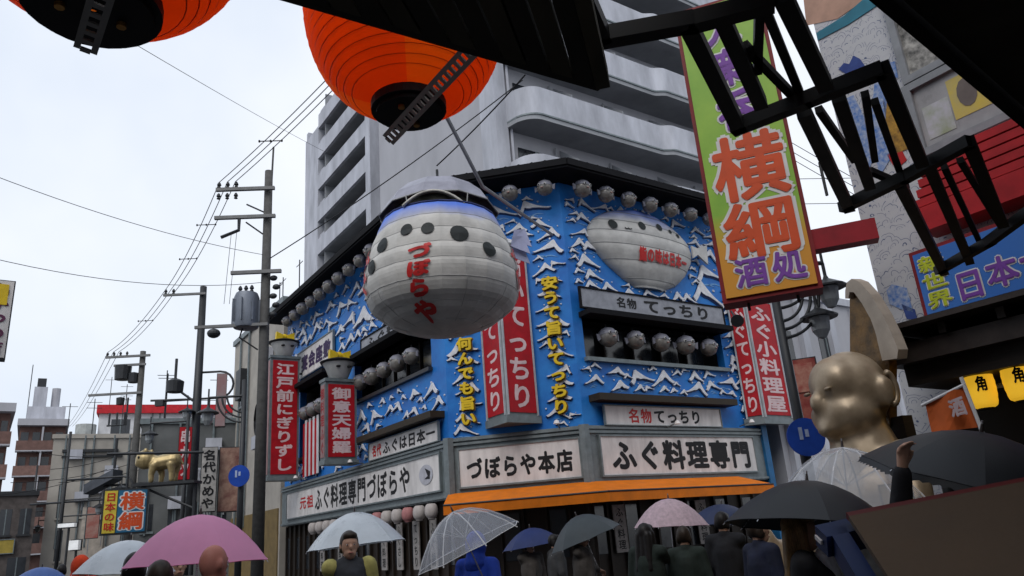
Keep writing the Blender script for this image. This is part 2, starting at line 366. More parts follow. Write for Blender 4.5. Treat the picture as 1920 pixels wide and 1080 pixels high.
for s in (1.35, 2.5, 3.7, 4.9, 8.9, 10.8): menu_board(FL, s, .8, 2.25, .42, random.choice(('ふぐ料理', 'てっちり', 'ふぐ鍋', 'ふぐさし')), True)
for s in (1.0, 4.4): menu_board(FR, s, .9, 2.2, .45, 'ふぐ料理', False)
# orange awning over the corner doors
aw = thing('shop_awning', 'orange cloth awning over the restaurant doors below the white sign band', 'awning', FK.w(CW / 2, 2.7, 0))
def aw_pts(z, o): return [FL.w(.35, z, o), FK.w(-o * .41 + .02, z, o), FK.w(CW + o * .41, z, o), FR.w(6.1, z, o)]
top, low = aw_pts(2.86, .19), aw_pts(2.5, 1.5); low[0] = FK.w(.15, 2.5, 1.5); low[1] = FK.w(.16, 2.5, 1.5); top[0] = FK.w(-.06, 2.86, .19); top[1] = FK.w(-.05, 2.86, .19)
seg = [(top[1], top[2], low[2], low[1]), (top[2], top[3], low[3], low[2])]
for a, b, c, d in seg:
    n = max(3, int((b - a).length / 1.2))
    for i in range(n):
        t0, t1 = i / n, (i + 1) / n; q = [lerp(a, b, t0), lerp(a, b, t1), lerp(d, c, t1), lerp(d, c, t0)]
        dn = Z * .04; m = MB(); m.hexa([q[0] - dn, q[1] - dn, q[2] - dn, q[3] - dn, *q]); sag = Z * -.26
        m.hexa([q[3] + sag - U * .01, q[2] + sag - U * .01, q[2] + sag, q[3] + sag, q[3] - U * .01 - dn, q[2] - U * .01 - dn, q[2] - dn, q[3] - dn]); m.build('cloth_panel', ORANGEAW, aw)
    MB().path([d, c], .025).build('front_rail', DSTEEL, aw)
for P, Q in ((top[1], low[1]), (top[2], low[2]), (top[3], low[3])): MB().path([P - Z * .35, Q - Z * .06], .02).build('stay', DSTEEL, aw)

# ---- flat sign panels on the band and above it
def flat_sign(name, label, F, s0, s1, z0, z1, o, texts, panel=PANEL, frame=STEEL, flip=False, th=.06, rim=.05, group=None):
    """texts: (string, x0, x1, yc, h, mat, bold) with x as fraction along the reading direction."""
    t = thing(name, label, 'sign', F.w((s0 + s1) / 2, z0, o), group)
    MB().fbox(F, s0, s1, z0, z1, o, o + th).build('panel', panel, t)
    if rim:
        for a in ((s0 - rim, s1 + rim, z1, z1 + rim), (s0 - rim, s1 + rim, z0 - rim, z0), (s0 - rim, s0, z0, z1), (s1, s1 + rim, z0, z1)): MB().fbox(F, *a, o, o + th + .03).build('frame', frame, t)
    for (tx, x0, x1, yc, h, mt, bo) in texts:
        X = (lambda f: lerp(-s1, -s0, f)) if flip else (lambda f: lerp(s0, s1, f)); sg = -1 if flip else 1
        cells = row(tx, X(x0), X(x1), lerp(z0, z1, yc), h * (z1 - z0))
        for ch, cl in zip(tx, cells): letters(MB(), ch, [cl], lambda x, y, oo: F.w(sg * x, y, o + th + .008 + oo), bo).build('letter', mt, t)
    return t
flat_sign('shop_sign', 'long white sign with bold black puffer fish cuisine lettering over orange awning', FR, .42, 7.15, 3.02, 4.12, .1, [('ふぐ料理専門', .05, .97, .5, .82, BLACK, .042)])
flat_sign('shop_sign', 'square-ended white sign on the corner between the two long white signs', FK, .32, 3.86, 3.02, 4.08, .1, [('づぼらや本店', .05, .95, .45, .6, BLACK, .042)])
t = flat_sign('shop_sign', 'very long white sign above the row of ground floor lanterns, small fish at its end', FL, .38, 14.7, 3.02, 4.08, .1,
          [('元祖', .12, .24, .5, .5, REDTXT, .03), ('ふぐ料理専門づぼらや', .25, .865, .5, .85, BLACK, .03)], flip=True)
m = MB(); fy = lambda s, z, o: FL.w(s, z, .172 + o)
m.prism([(1.25 + .45 * math.cos(a * .26), 3.55 + .3 * math.sin(a * .26)) for a in range(24)], lambda x, y: fy(x, y, 0), lambda x, y: fy(x, y, .006)); m.build('fish_emblem', pm('pale_print', (.45, .45, .5), .5), t)
m = MB(); m.prism([(.95, 3.62), (1.3, 3.75), (1.12, 3.5), (1.35, 3.42), (1.0, 3.4)], lambda x, y: fy(x, y, .008), lambda x, y: fy(x, y, .012)); m.build('fish_emblem', BLACK, t)
flat_sign('shop_sign', 'small white sign with red and black lettering over the long cuisine sign', FR, .7, 5.7, 4.47, 5.02, .12, [('名物', .18, .38, .5, .82, REDTXT, .025), ('てっちり', .39, .82, .5, .82, BLACK, .04)], rim=.03)
flat_sign('shop_sign', 'small white sign with one red word on the street side, above the very long sign', FL, .35, 5.5, 4.47, 5.03, .12, [('名代', .05, .2, .5, .75, REDTXT, .04), ('ふぐは日本一', .22, .97, .5, .8, BLACK, .035)], rim=.03, flip=True)
for F, a, b in ((FR, .3, 6.3), (FL, .2, 5.9)): MB().fbox(F, a, b, 5.14, 5.34, .0, .5).build('sign_hood', pm('dark_brown_board', (.035, .025, .015), .6), bb)
GREYP = pm('grey_sign_panel', (.3, .31, .35), .5, var=.2, scale=3)
flat_sign('shop_sign', 'grey slanting sign with dark lettering above the five round fish lamps, under the wall fish', FR, .2, 6.6, 8.02, 8.62, .2, [('名物', .22, .36, .5, .6, BLACK, .03), ('てっちり', .4, .9, .5, .8, BLACK, .042)], panel=GREYP, frame=BLACKROOF)
flat_sign('shop_sign', 'grey sign with dark lettering on the street side above the recessed fish lamps', FL, 1.5, 5.9, 8.42, 8.95, .2, [('ふぐ料理', .1, .9, .5, .85, BLACK, .03)], panel=GREYP, frame=BLACKROOF, flip=True)
flat_sign('shop_sign', 'white tilted panel with dark lettering high on the far end of the blue wall', FL, 9.2, 13.6, 9.05, 10.25, .06, [('宴会座敷', .1, .95, .5, .62, pm('purple_ink', (.05, .03, .09), .6), .05)], flip=True)
# yellow raised lettering down both sides of the corner
for tx, s, z0, z1, w, lab in (('何んでも旨い', .66, 7.5, 4.75, .5, 'yellow raised letters down the corner wall beside the left red wedge face'), ('安うて旨いてっちり', 3.46, 9.1, 4.8, .52, 'long column of yellow raised letters between the red wedge sign and the fish lamps')):
    t = thing('wall_lettering', lab, 'lettering', FK.w(s, z1, .1)); cells = colm(tx, s, z0, z1, w)
    for ch, c in zip(tx, cells):
        letters(MB(), ch, [c], lambda x, y, o: FK.w(x + .02, y - .02, .105 + o), .085, .03).build('letter_backing', pm('ochre_edge', (.16, .09, .01), .6), t)
        letters(MB(), ch, [c], lambda x, y, o: FK.w(x, y, .14 + o), .045, .05).build('letter', YEL, t)

# ---- red wedge signs
def wedge(name, label, A, B, P, z0, z1, tl, tr, fl=1.):
    """A left wall point, B right wall point, P ridge point (ground plan); a red face either side of the ridge."""
    t = thing(name, label, 'sign', Vector((P.x, P.y, z0)))
    m = MB(); m.prism([(A.x, A.y), (P.x, P.y), (B.x, B.y)], lambda x, y: (x, y, z0), lambda x, y: (x, y, z1)); m.build('box', STEEL, t)
    e = .12; c = (A + B + P) / 3
    m = MB(); m.prism([((q - c) * 1.12 + c).to_2d()[:] for q in (A, P, B)], lambda x, y: (x, y, z0 - .22), lambda x, y: (x, y, z0 - .002)); m.build('base', STEEL, t)
    m = MB(); m.prism([((q - c) * 1.08 + c).to_2d()[:] for q in (A, P, B)], lambda x, y: (x, y, z1 + .002), lambda x, y: (x, y, z1 + .12)); m.build('cap', STEEL, t)
    for a, b, tx in ((A, P, tl), (P, B, tr)):
        d = (b - a); L = d.length; d.normalize(); n = Vector((d.y, -d.x, 0)); F = Face(a, d, n)
        MB().fbox(F, .07, L - .05, z0 + .08, z1 - .08, .002, .03).build('face_panel', RED, t)
        for q in (.0, L - .07): MB().fbox(F, q + .01, q + .06, z0, z1, .002, .06).build('edge_strip', pm('light_trim', (.45, .47, .5), .5), t)
        for ch, cl in zip(tx, colm(tx, L / 2, z1 - .2, z0 + .15, L * .74 * fl)): letters(MB(), ch, [cl], lambda x, y, o: F.w(x, y, .036 + o), .03).build('letter', PINKTXT, t)
    return t
wedge('wedge_sign', 'tall red wedge-shaped sign on the chamfered corner of the blue wall', FK.w(1.24, 0, .1), FK.w(2.76, 0, .1), FK.w(2.0, 0, .95), 4.85, 10.1, 'ふぐのてっちり', '旨いてっちり')
wedge('wedge_sign', 'red wedge sign at the far end of the blue wall beyond the wall fish', FR.w(7.1, 0, .1), FR.w(8.98, 0, .55), FR.w(FR.px(1415, 680, .6)[0], 0, .6), 4.75, 9.0, 'ふぐてっちり', 'ふぐ小料理屋')
# projecting box signs on the street side
def box_sign(name, label, olabel, s, o0, o1, z0, z1, tx, side_tx=None, th=.5):
    F = Face(FL.w(s, 0, o1), V, -U); w = o1 - o0; t = thing(name, label, 'sign', FL.w(s, z0, o0))
    MB().fbox(F, 0, w, z0, z1, -th, 0).build('box', STEEL, t); MB().fbox(F, -.05, w + .05, z0 - .16, z0 - .002, -th - .05, .06).build('base', STEEL, t); MB().fbox(F, -.04, w + .04, z1 + .002, z1 + .12, -th - .05, .06).build('cap', STEEL, t)
    MB().fbox(F, .1, w - .1, z0 + .1, z1 - .1, .002, .03).build('face_panel', RED, t)
    letters(MB(), tx, colm(tx, w / 2, z1 - .2, z0 + .2, w * .62), lambda x, y, o: F.w(x, y, .036 + o), .035).build('lettering', PINKTXT, t)
    G = Face(FL.w(s, 0, o1 + .002), U, -V); MB().fbox(G, .06, th - .06, z0 + .1, z1 - .1, 0, .02).build('side_panel', pm('pink_panel', (.35, .2, .2), .5), t)
    if side_tx: letters(MB(), side_tx, colm(side_tx, -th / 2, z1 - .2, z0 + .2, th * .7), lambda x, y, o: G.w(-x, y, .026 + o), .02).build('lettering', RED, t)
    MB().path([FL.w(s + th / 2, z1 - .6, o0), FL.w(s + th / 2, z1 - .6, 0)], .05).build('bracket', DSTEEL, t); MB().path([FL.w(s + th / 2, z0 + .6, o0), FL.w(s + th / 2, z0 + .6, 0)], .05).build('bracket', DSTEEL, t)
    # bowl ornament on the top: white bowl, black rim, yellow bow
    c = FL.w(s + th / 2, z1 + .12, (o0 + o1) / 2)
    q = thing('bowl_ornament', olabel, 'ornament', c)
    MB().lathe([(.26, 0), (.34, .05), (.5, .45), (.6, .62), (.55, .64), (.03, .6)], c, 20).build('bowl', CREAM, q, True, sharp=40)
    MB().lathe([(.03, .6), (.66, .62), (.7, .68), (.5, .76), (.03, .8)], c, 20).build('rim', BLACK, q, True, sharp=40)
    b = MB(); b.ell(c + Z * .92, .18, .18, .16)
    for sx in (-1, 1): b.hexa([c + V * sx * .1 + Z * .85, c + V * sx * .42 + Z * .74, c + V * sx * .42 + Z * .74 - U * .2, c + V * sx * .1 + Z * .85 - U * .2, c + V * sx * .1 + Z * 1.0, c + V * sx * .4 + Z * 1.12, c + V * sx * .4 + Z * 1.12 - U * .2, c + V * sx * .1 + Z * 1.0 - U * .2])
    b.build('bow', YEL, q)
    for sx in (-.2, .22): MB().ell(c - U * .5 + V * sx + Z * .42, .09, .06, .05).build('eye', BLACK, q)
    return t
box_sign('box_sign', 'tallest red box sign with white sushi lettering beside the concrete utility pole', 'white bowl figure with yellow bow on the tallest red box sign', FL.px(533, 790, .95)[0], .3, 1.6, FL.px(533, 893, .95)[1], FL.px(533, 674, .95)[1], '江戸前にぎりずし')
box_sign('box_sign', 'shorter red box sign with pink side panel hung before the blue street wall', 'cream bowl figure with yellow bow on the shorter red box sign', FL.px(640, 790, .9)[0], .3, 1.5, FL.px(640, 862, .9)[1], FL.px(640, 716, .9)[1], '御意天婦羅', '御料理ふぐ')
t = thing('cloth_banner', 'red and white striped cloth banner between the two red box signs', 'banner', FL.w(11.6, 4.5, .1))
for i in range(8): MB().fbox(FL, 10.7 + i * .24, 10.93 + i * .24, 4.6, 7.0 - (i % 2) * .12, .15, .18).build('stripe', RED if i % 2 else WHITE, t)
# ------------------------------------------------------------------ small round puffer lanterns, rows under eaves and bays
def make_puffer(name):
    t = thing(name, '', 'lantern'); h = MB()
    prof = [(.04, -.3)]
    for i in range(1, 10): a = -math.pi / 2 + math.pi * i / 10; prof.append((.3 * math.cos(a) ** .8 * (1 + .02 * (i % 2)), .28 * math.sin(a)))
    prof.append((.05, .3)); MB().lathe(prof, n=16, sy=.95, cap=True).build('body', pm('fish_lamp_shell', (.19, .175, .16), .25, var=.3, scale=6), t, True, True)
    MB().lathe([(.305, .06), (.29, .14), (.22, .24), (.06, .315)], n=16, sy=.96).build('back_patch', GREYL, t, True, True)
    for sx in (-1, 1):
        e = MB().ell((sx * .12, -.27, .07), .06, .03, .06, 8, 5).build('eye', pm('fish_lamp_eye', (.4, .4, .4), .3), t, True, True); MB().ell((sx * .12, -.297, .07), .03, .014, .03, 8, 5).build('pupil', BLACK, e, True, True)
        MB().hexa([(sx * .27, -.02, -.05), (sx * .4, -.02, -.12), (sx * .4, .02, -.12), (sx * .27, .02, -.05), (sx * .27, -.02, .06), (sx * .42, -.02, .1), (sx * .42, .02, .1), (sx * .27, .02, .06)]).build('fin', GREYL, t, local=True)
    MB().ell((0, -.29, -.05), .06, .03, .025, 8, 5).build('mouth', pm('fish_lip', (.4, .25, .22), .5), t, True, True)
    MB().path([(0, 0, .28), (0, 0, .42)], .015, 6).build('hanger', WIRE, t, local=True)
    return t
pf = make_puffer('fish_lantern'); pf_used = [False]
def place_puffer(p, rz, label, group, sc=1.):
    o = pf if not pf_used[0] else copy_tree(pf); pf_used[0] = True
    o.location = p; o.rotation_euler = (random.uniform(-.15, .1), random.uniform(-.1, .1), rz + random.uniform(-.4, .4)); sc *= random.uniform(.9, 1.08); o.scale = (sc,) * 3; o['label'] = label; o['group'] = group
def facing(n): return math.atan2(n.x, -n.y)
for i in range(13): place_puffer(FL.w(.8 + i * 1.08, 11.85, .6), facing(-V), 'small round fish lantern hanging under the black eave of the street side', 'fish lanterns under the street side eave', .92)
for i in range(7): place_puffer(FR.w(.45 + i * .98, 11.85, .6), facing(-U), 'small round fish lantern under the black eave above the wall fish', 'fish lanterns under the side eave', .9)
for i in range(4): place_puffer(FK.w(.3 + i * 1.12, 11.85, .6), facing(NCH), 'small round fish lantern under the black eave over the corner', 'fish lanterns under the corner eave', .9)
for i in range(5): place_puffer(FR.w(1.2 + i * 1.13, 7.15, .15), facing(-U), 'round fish lamp in the dark bay under the grey slanting sign', 'fish lamps in the dark side bay', 1.02)
for i in range(5): place_puffer(FL.w(2.0 + i * 1.08, 7.45, .15), facing(-V), 'round fish lamp in the dark bay of the street side, over the waves', 'fish lamps in the street side bay', 1.05)
for i in range(3): place_puffer(FL.w(10.6 + i * 1.0, 7.35, .1), facing(-V), 'round fish lamp in the shaded bay between the two red box signs', 'fish lamps between box signs', 1.1)
PL = [pm('pink_paper', (.5, .22, .22), .6, trans=.2), pm('white_paper', (.55, .5, .48), .6, trans=.2)]
def make_paper(mat):
    t = thing('paper_lantern', '', 'lantern'); prof = [(.1, -.24)]
    for i in range(13): a = -1.2 + 2.4 * i / 12; prof.append((.2 * math.cos(a) ** .6 * (1 + .03 * (i % 2)), .2 * math.sin(a) / .93))
    MB().lathe(prof, n=16).build('shade', mat, t, True, True)
    for z in (-.24, .21): MB().lathe([(.02, z - .02), (.1, z - .02), (.1, z + .03), (.02, z + .03)], n=12).build('ring', BLACK, t, local=True)
    return t
PP = [make_paper(PL[0]), make_paper(PL[1])]; used = [0, 0]
for i in range(14):
    k = 0 if i in (2, 5, 9) else 1; o = PP[k] if not used[k] else copy_tree(PP[k]); used[k] = 1
    o.location = FL.w(.75 + i * .78, 2.46, .3); o['group'] = 'paper lanterns under the long street side sign'
    o['label'] = ('pink' if k == 0 else 'white') + ' paper lantern in the row hung below the very long white sign'

# ------------------------------------------------------------------ banded fish balloons
def blue_back(name, base, zlo, zhi):
    m = pm(name, base, .65, var=.16, scale=2.2, bump=.35, bscale=7); nt = m.node_tree
    b = nt.nodes['Principled BSDF']; src = b.inputs['Base Color'].links[0].from_socket
    tc = nt.nodes.new('ShaderNodeTexCoord'); sp = nt.nodes.new('ShaderNodeSeparateXYZ'); mr = nt.nodes.new('ShaderNodeMapRange'); mx = nt.nodes.new('ShaderNodeMix'); mx.data_type = 'RGBA'
    n2 = nt.nodes.new('ShaderNodeTexNoise'); n2.inputs['Scale'].default_value = 1.2; ad = nt.nodes.new('ShaderNodeMath'); ad.operation = 'MULTIPLY_ADD'; ad.inputs[1].default_value = .5; 
    nt.links.new(tc.outputs['Object'], n2.inputs['Vector']); nt.links.new(tc.outputs['Object'], sp.inputs['Vector']); nt.links.new(n2.outputs['Fac'], ad.inputs[0]); nt.links.new(sp.outputs['Z'], ad.inputs[2])
    mr.inputs['From Min'].default_value = zlo + .25; mr.inputs['From Max'].default_value = zhi + .25; nt.links.new(ad.outputs['Value'], mr.inputs['Value'])
    nt.links.new(mr.outputs['Result'], mx.inputs['Factor']); nt.links.new(src, mx.inputs['A']); mx.inputs['B'].default_value = (.1, .2, .68, 1); nt.links.new(mx.outputs['Result'], b.inputs['Base Color'])
    return m
# the great hanging one
FC = atd(828, 500, 15.0); FC = Vector((FC.x, FC.y, 7.1))
ZB, ZT = -1.5, .98; RX = 1.62
def f_rad(z):
    t = (z - ZB) / (ZT - ZB)            # 0 bottom, 1 rim
    ks = [(0, .05), (.04, .42), (.1, .66), (.2, .88), (.3, .975), (.42, 1.), (.55, .985), (.7, .93), (.85, .85), (1, .75)]
    for (a, ra), (b, rb) in zip(ks, ks[1:]):
        if t <= b: return RX * lerp(ra, rb, (t - a) / (b - a))
    return RX * .75
BANDS = [-1.5, -1.36, -1.12, -.74, -.36, -.02, .32, .66, .98]
def f_bulge(z):
    for a, b in zip(BANDS, BANDS[1:]):
        if a <= z <= b: return .02 * math.sin(math.pi * (z - a) / (b - a))
    return 0
A0 = math.atan2(-FC.y, -FC.x)            # azimuth facing the viewer side of the street
def f_surf(a, z, o=0.): r = f_rad(z) + f_bulge(z) + o; return FC + Vector((math.cos(A0 + a) * r, math.sin(A0 + a) * r, z))
fb = thing('balloon_lantern', 'huge white banded puffer fish lantern with black spots hanging before the corner', 'lantern', FC + Z * ZB)
NA = 22
BODY = blue_back('fish_body_cloth', (.54, .525, .5), 2.05, 2.4)
for bi, (a, b) in enumerate(zip(BANDS, BANDS[1:])):
    m = MB(); K = 5; base = len(m.v)
    for k in range(K + 1):
        for i in range(NA): m.v.append(f_surf(2 * math.pi * i / NA, lerp(a, b, k / K)))
    for k in range(K):
        for i in range(NA): j = (i + 1) % NA; m.f.append([k * NA + i, k * NA + j, (k + 1) * NA + j, (k + 1) * NA + i]); m.m.append(0)
    if bi == 0: m.f.append(list(range(NA))); m.m.append(0)
    m.build('cloth_band', BODY, fb)
    MB().path([f_surf(2 * math.pi * i / NA, b, .004) for i in range(NA + 1)], .005 if bi < 7 else .025, 6).build('hoop', pm('pale_seam', (.42, .42, .42), .6) if bi < 7 else pm('navy_hoop', (.02, .03, .12), .5), fb, True)
for i in range(10):
    a = 2 * math.pi * (i + .5) / 10; MB().path([f_surf(a, lerp(ZB + .02, -.72, k / 8), .003) for k in range(9)], .004, 5).build('seam', pm('seam_grey', (.3, .3, .3), .6), fb, True)
SPOT = pm('spot_black', (.02, .024, .024), .6)
def inv_surf(x, y):                     # picture point to (angle, height) on the body
    best = None
    for ia in range(-80, 81):
        for iz in range(0, 54):
            a, z = R_(ia), lerp(ZB, ZT, iz / 53); p = f_surf(a, z) - C0; q = CM3.transposed() @ p
            e = (960 + FPX * q.x / -q.z - x) ** 2 + (540 - FPX * q.y / -q.z - y) ** 2
            if best is None or e < best[0]: best = (e, a, z)
    return best[1:]
for x, y, r in ((763, 432, .13), (802, 426, .13), (862, 437, .185), (917, 468, .16), (717, 459, .16), (697, 500, .15)):
    a, z = inv_surf(x, y); m = MB(); n = 14; rr = f_rad(z)
    m.add([f_surf(a, z, .02)] + [f_surf(a + r * math.cos(2 * math.pi * k / n) / rr, z + r * math.sin(2 * math.pi * k / n), .014) for k in range(n)], [(0, k + 1, (k + 1) % n + 1) for k in range(n)]); m.build('spot', SPOT, fb)
at, zt_ = inv_surf(787, 455); ab, zb_ = inv_surf(803, 590)
m = MB(); cells = colm('づぼらや', 0, zt_, zb_ - .12, .46)
letters(m, 'づぼらや', cells, lambda x, y, o: f_surf(lerp(at, ab, (y - zt_) / (zb_ - zt_)) + x / f_rad(max(y, ZB + .2)), max(y, ZB + .05), .02 + o), .06).build('lettering', REDTXT, fb)
for da in (1.28, -1.32):
    for ch, cl in zip('ふぐ', colm('ふぐ', 0, .35, -.75, .62)): letters(MB(), ch, [cl], lambda x, y, o: f_surf(da + x / f_rad(y), y, .02 + o), .05).build('lettering', REDTXT, fb)
# open top: inner floor, arched wires, grey roof cap, tail and fin
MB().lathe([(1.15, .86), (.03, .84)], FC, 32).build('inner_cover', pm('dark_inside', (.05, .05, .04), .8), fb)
for sgn in (-.35, .1):
    MB().path([FC + Vector((math.cos(A0), math.sin(A0), 0)) * (1.08 + sgn * .1) + Vector((-math.sin(A0), math.cos(A0), 0)) * (k / 6 * .62 - .1) + Z * (.95 + .32 * (1 - (k / 6) ** 2)) for k in range(-6, 7)], .028, 6).build('arch_wire', pm('cream_wire', (.5, .48, .44), .5), fb, True)
SEAM = pm('seam_grey', (.3, .3, .3)); CT = Matrix.Rotation(R_(-3), 3, Vector((-math.sin(A0), math.cos(A0), 0))); cc = FC + Vector((-math.cos(A0), -math.sin(A0), 0)) * .1
cap = [(1.3, 1.2), (1.29, 1.23), (1.14, 1.5), (.86, 1.78), (.5, 1.98), (.18, 2.08), (.03, 2.1)]
MB().lathe(cap, cc, 11, M=CT).build('roof_cap', pm('cap_grey', (.3, .3, .36), .4, var=.2, scale=3), fb); MB().path([cc + CT @ Vector((1.3 * math.cos(2 * math.pi * i / 11), 1.3 * math.sin(2 * math.pi * i / 11), 1.2)) for i in range(12)], .018, 6).build('cap_rim', SEAM, fb, True)
MB().lathe([(1.02, .86), (1.0, 1.24)], FC, 24).build('dark_lining', pm('dark_inside', (.05, .05, .04), .8), fb)  # added dark cylinder standing in for the shade inside the open top
for i in range(6):
    a = 2 * math.pi * i / 6 + A0 + .5; MB().path([cc + CT @ Vector((1.27 * math.cos(a), 1.27 * math.sin(a), 1.21)), FC + Vector((1.2 * math.cos(a), 1.2 * math.sin(a), .97))], .012, 6).build('strut', SEAM, fb)
tl = FC + Vector((1.5, .5, .55))
m = MB()
for k, (dx, dz) in enumerate(((.0, .0), (.05, .18), (-.02, -.2))):
    b = tl + Vector((dx, .05 * k, dz)); m.hexa([b, b + Vector((.42, .1, -.18)), b + Vector((.42, .13, -.18)), b + Vector((0, .03, 0)), b + Vector((.05, 0, .22)), b + Vector((.3, .1, .26)), b + Vector((.3, .13, .26)), b + Vector((.05, .03, .22))])
m.build('tail_fin', pm('pale_blue_fin', (.4, .42, .6), .5), fb)
MB().path([FC + Z * 2.0, FC + Z * 2.3], .03).build('hook', DSTEEL, fb)
# wall fish: half hull standing proud of the side wall
wf = thing('wall_fish', 'white puffer fish relief with blue back swelling out of the wave wall', 'wall fish', FR.w(3.2, 9.0, 0))
s0w, s1w, zb, zt2 = .9, 5.75, 9.0, 11.75
def wf_prof(z):
    t = (z - zb) / (zt2 - zb); ks = [(0, 2.75, 4.0, .2), (.1, 2.2, 4.7, .36), (.25, 1.6, 5.2, .5), (.42, 1.1, 5.55, .57), (.55, .92, 5.68, .58), (.68, .98, 5.58, .54), (.8, 1.25, 5.25, .46), (.9, 1.7, 4.75, .38), (.96, 2.15, 4.3, .31), (1, 2.7, 3.8, .24)]
    for p, q in zip(ks, ks[1:]):
        if t <= q[0] + 1e-6: f = (t - p[0]) / (q[0] - p[0]); return [lerp(p[i], q[i], f) for i in (1, 2, 3)]
WB = [9.0, 9.25, 9.8, 10.3, 10.75, 11.15, 11.5, 11.75]
def wf_out(s, z):
    a, b, d = wf_prof(z); c = (a + b) / 2; h = (b - a) / 2; q = max(0., 1 - ((s - c) / h) ** 2); return d * q ** .5
def wf_pt(f, z, o=0.):
    a, b, d = wf_prof(z); an = math.pi * (1 - f); bul = 0
    for x, y in zip(WB, WB[1:]):
        if x <= z <= y: bul = .03 * math.sin(math.pi * (z - x) / (y - x))
    return FR.w((a + b) / 2 + math.cos(an) * ((b - a) / 2 + o), z, max(.005, math.sin(an) * (d + bul + o)))
WBODY = blue_back('wall_fish_cloth', (.52, .51, .49), 2.15, 2.7)
for bi, (a, b) in enumerate(zip(WB, WB[1:])):
    m = MB(); n = 28; K = 4
    for k in range(K + 1):
        for i in range(n + 1): m.v.append(wf_pt(i / n, lerp(a, b, k / K)))
    for k in range(K):
        for i in range(n): q = k * (n + 1) + i; m.f.append([q, q + 1, q + n + 2, q + n + 1]); m.m.append(0)
    if bi == 0: m.f.append(list(range(n + 1))); m.m.append(0)
    if bi == len(WB) - 2: m.f.append([K * (n + 1) + i for i in range(n + 1)]); m.m.append(0)
    m.build('cloth_band', WBODY, wf, True)
    if bi < len(WB) - 2: MB().path([wf_pt(i / n, b, .004) for i in range(n + 1)], .012, 5).build('hoop', pm('seam_grey', (.3, .3, .3), .6), wf)
for s, z, r in ((1.75, 10.95, .17), (2.95, 11.05, .16), (3.8, 11.15, .14), (4.35, 11.1, .08), (4.75, 11.02, .09)):
    n = 12; m = MB(); m.add([FR.w(s, z, wf_out(s, z) + .05)] + [FR.w(s + r * math.cos(2 * math.pi * k / n), z + r * math.sin(2 * math.pi * k / n), wf_out(s + r * math.cos(2 * math.pi * k / n), z + r * math.sin(2 * math.pi * k / n)) + .045) for k in range(n)], [(0, k + 1, (k + 1) % n + 1) for k in range(n)]); m.build('spot', SPOT, wf)
letters(MB(), '鮨の味は日本一', row('鮨の味は日本一', 2.6, 5.0, 10.0, .5), lambda x, y, o: FR.w(x, y, wf_out(x, y) + .06 + o), .05).build('lettering', REDTXT, wf)
MB().path([FR.w(2.18 + k * .035, 10.86 - .03 * abs(math.sin(math.pi * k / 4)), wf_out(2.18 + k * .035, 10.86) + .04) for k in range(9)], .014, 5).build('mouth', SPOT, wf)
m = MB(); m.prism([(5.5, 10.35), (5.75, 10.5), (6.2, 10.2), (6.3, 10.95), (5.75, 10.75), (5.5, 10.8)], lambda x, y: FR.w(x, y, .25), lambda x, y: FR.w(x, y, .32)); m.build('tail_fin', CREAM, wf)
for z in (9.3, 10.6): MB().path([FR.w(3.2, z, .0), FR.w(3.2, z, .12)], .05).build('bracket', DSTEEL, wf)
# ------------------------------------------------------------------ apartment towers behind
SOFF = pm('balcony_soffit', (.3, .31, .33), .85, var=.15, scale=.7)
tb = thing('apartment_tower', 'white apartment tower with long rounded balconies rising directly behind the blue restaurant', 'building', (0, 28, 0))
FB = Face(atd(932, 200, 28), V, -U); LB = FB.px(1372, 200)[0]; HB = 36.0
MB().fbox(FB, 0, LB, 0, HB, -12, 0).build('wall', CONC, tb)
MB().fbox(FB, -.25, .35, 8, HB, -1, .2).build('corner_pilaster', BALC, tb)
MB().path([FB.w(.55, 9, .14), FB.w(.55, HB, .14)], .07, 8).build('drain_pipe', BALC, tb)
def edge_o(s):                                # plan of the balcony front: rounded end, then a soft step outward
    o = 1.3
    if s < 1.3: o = 1.3 * math.sqrt(max(0, 1 - ((1.3 - s) / 1.0) ** 2)) if s > .3 else 0
    for st in (8.2, 17.0):
        f = min(1, max(0, (s - st) / .7)); o += .28 * (f * f * (3 - 2 * f))
    return o
ss = [x_ for x_ in [.3 + .12 * i for i in range(9)] + [1.4 + .9 * i for i in range(8)] + [8.2 + .12 * i for i in range(7)] + [9.6 + 1.2 * i for i in range(6)] + [17 + .15 * i for i in range(6)] + [19 + 1.5 * i for i in range(5)] if x_ < LB]
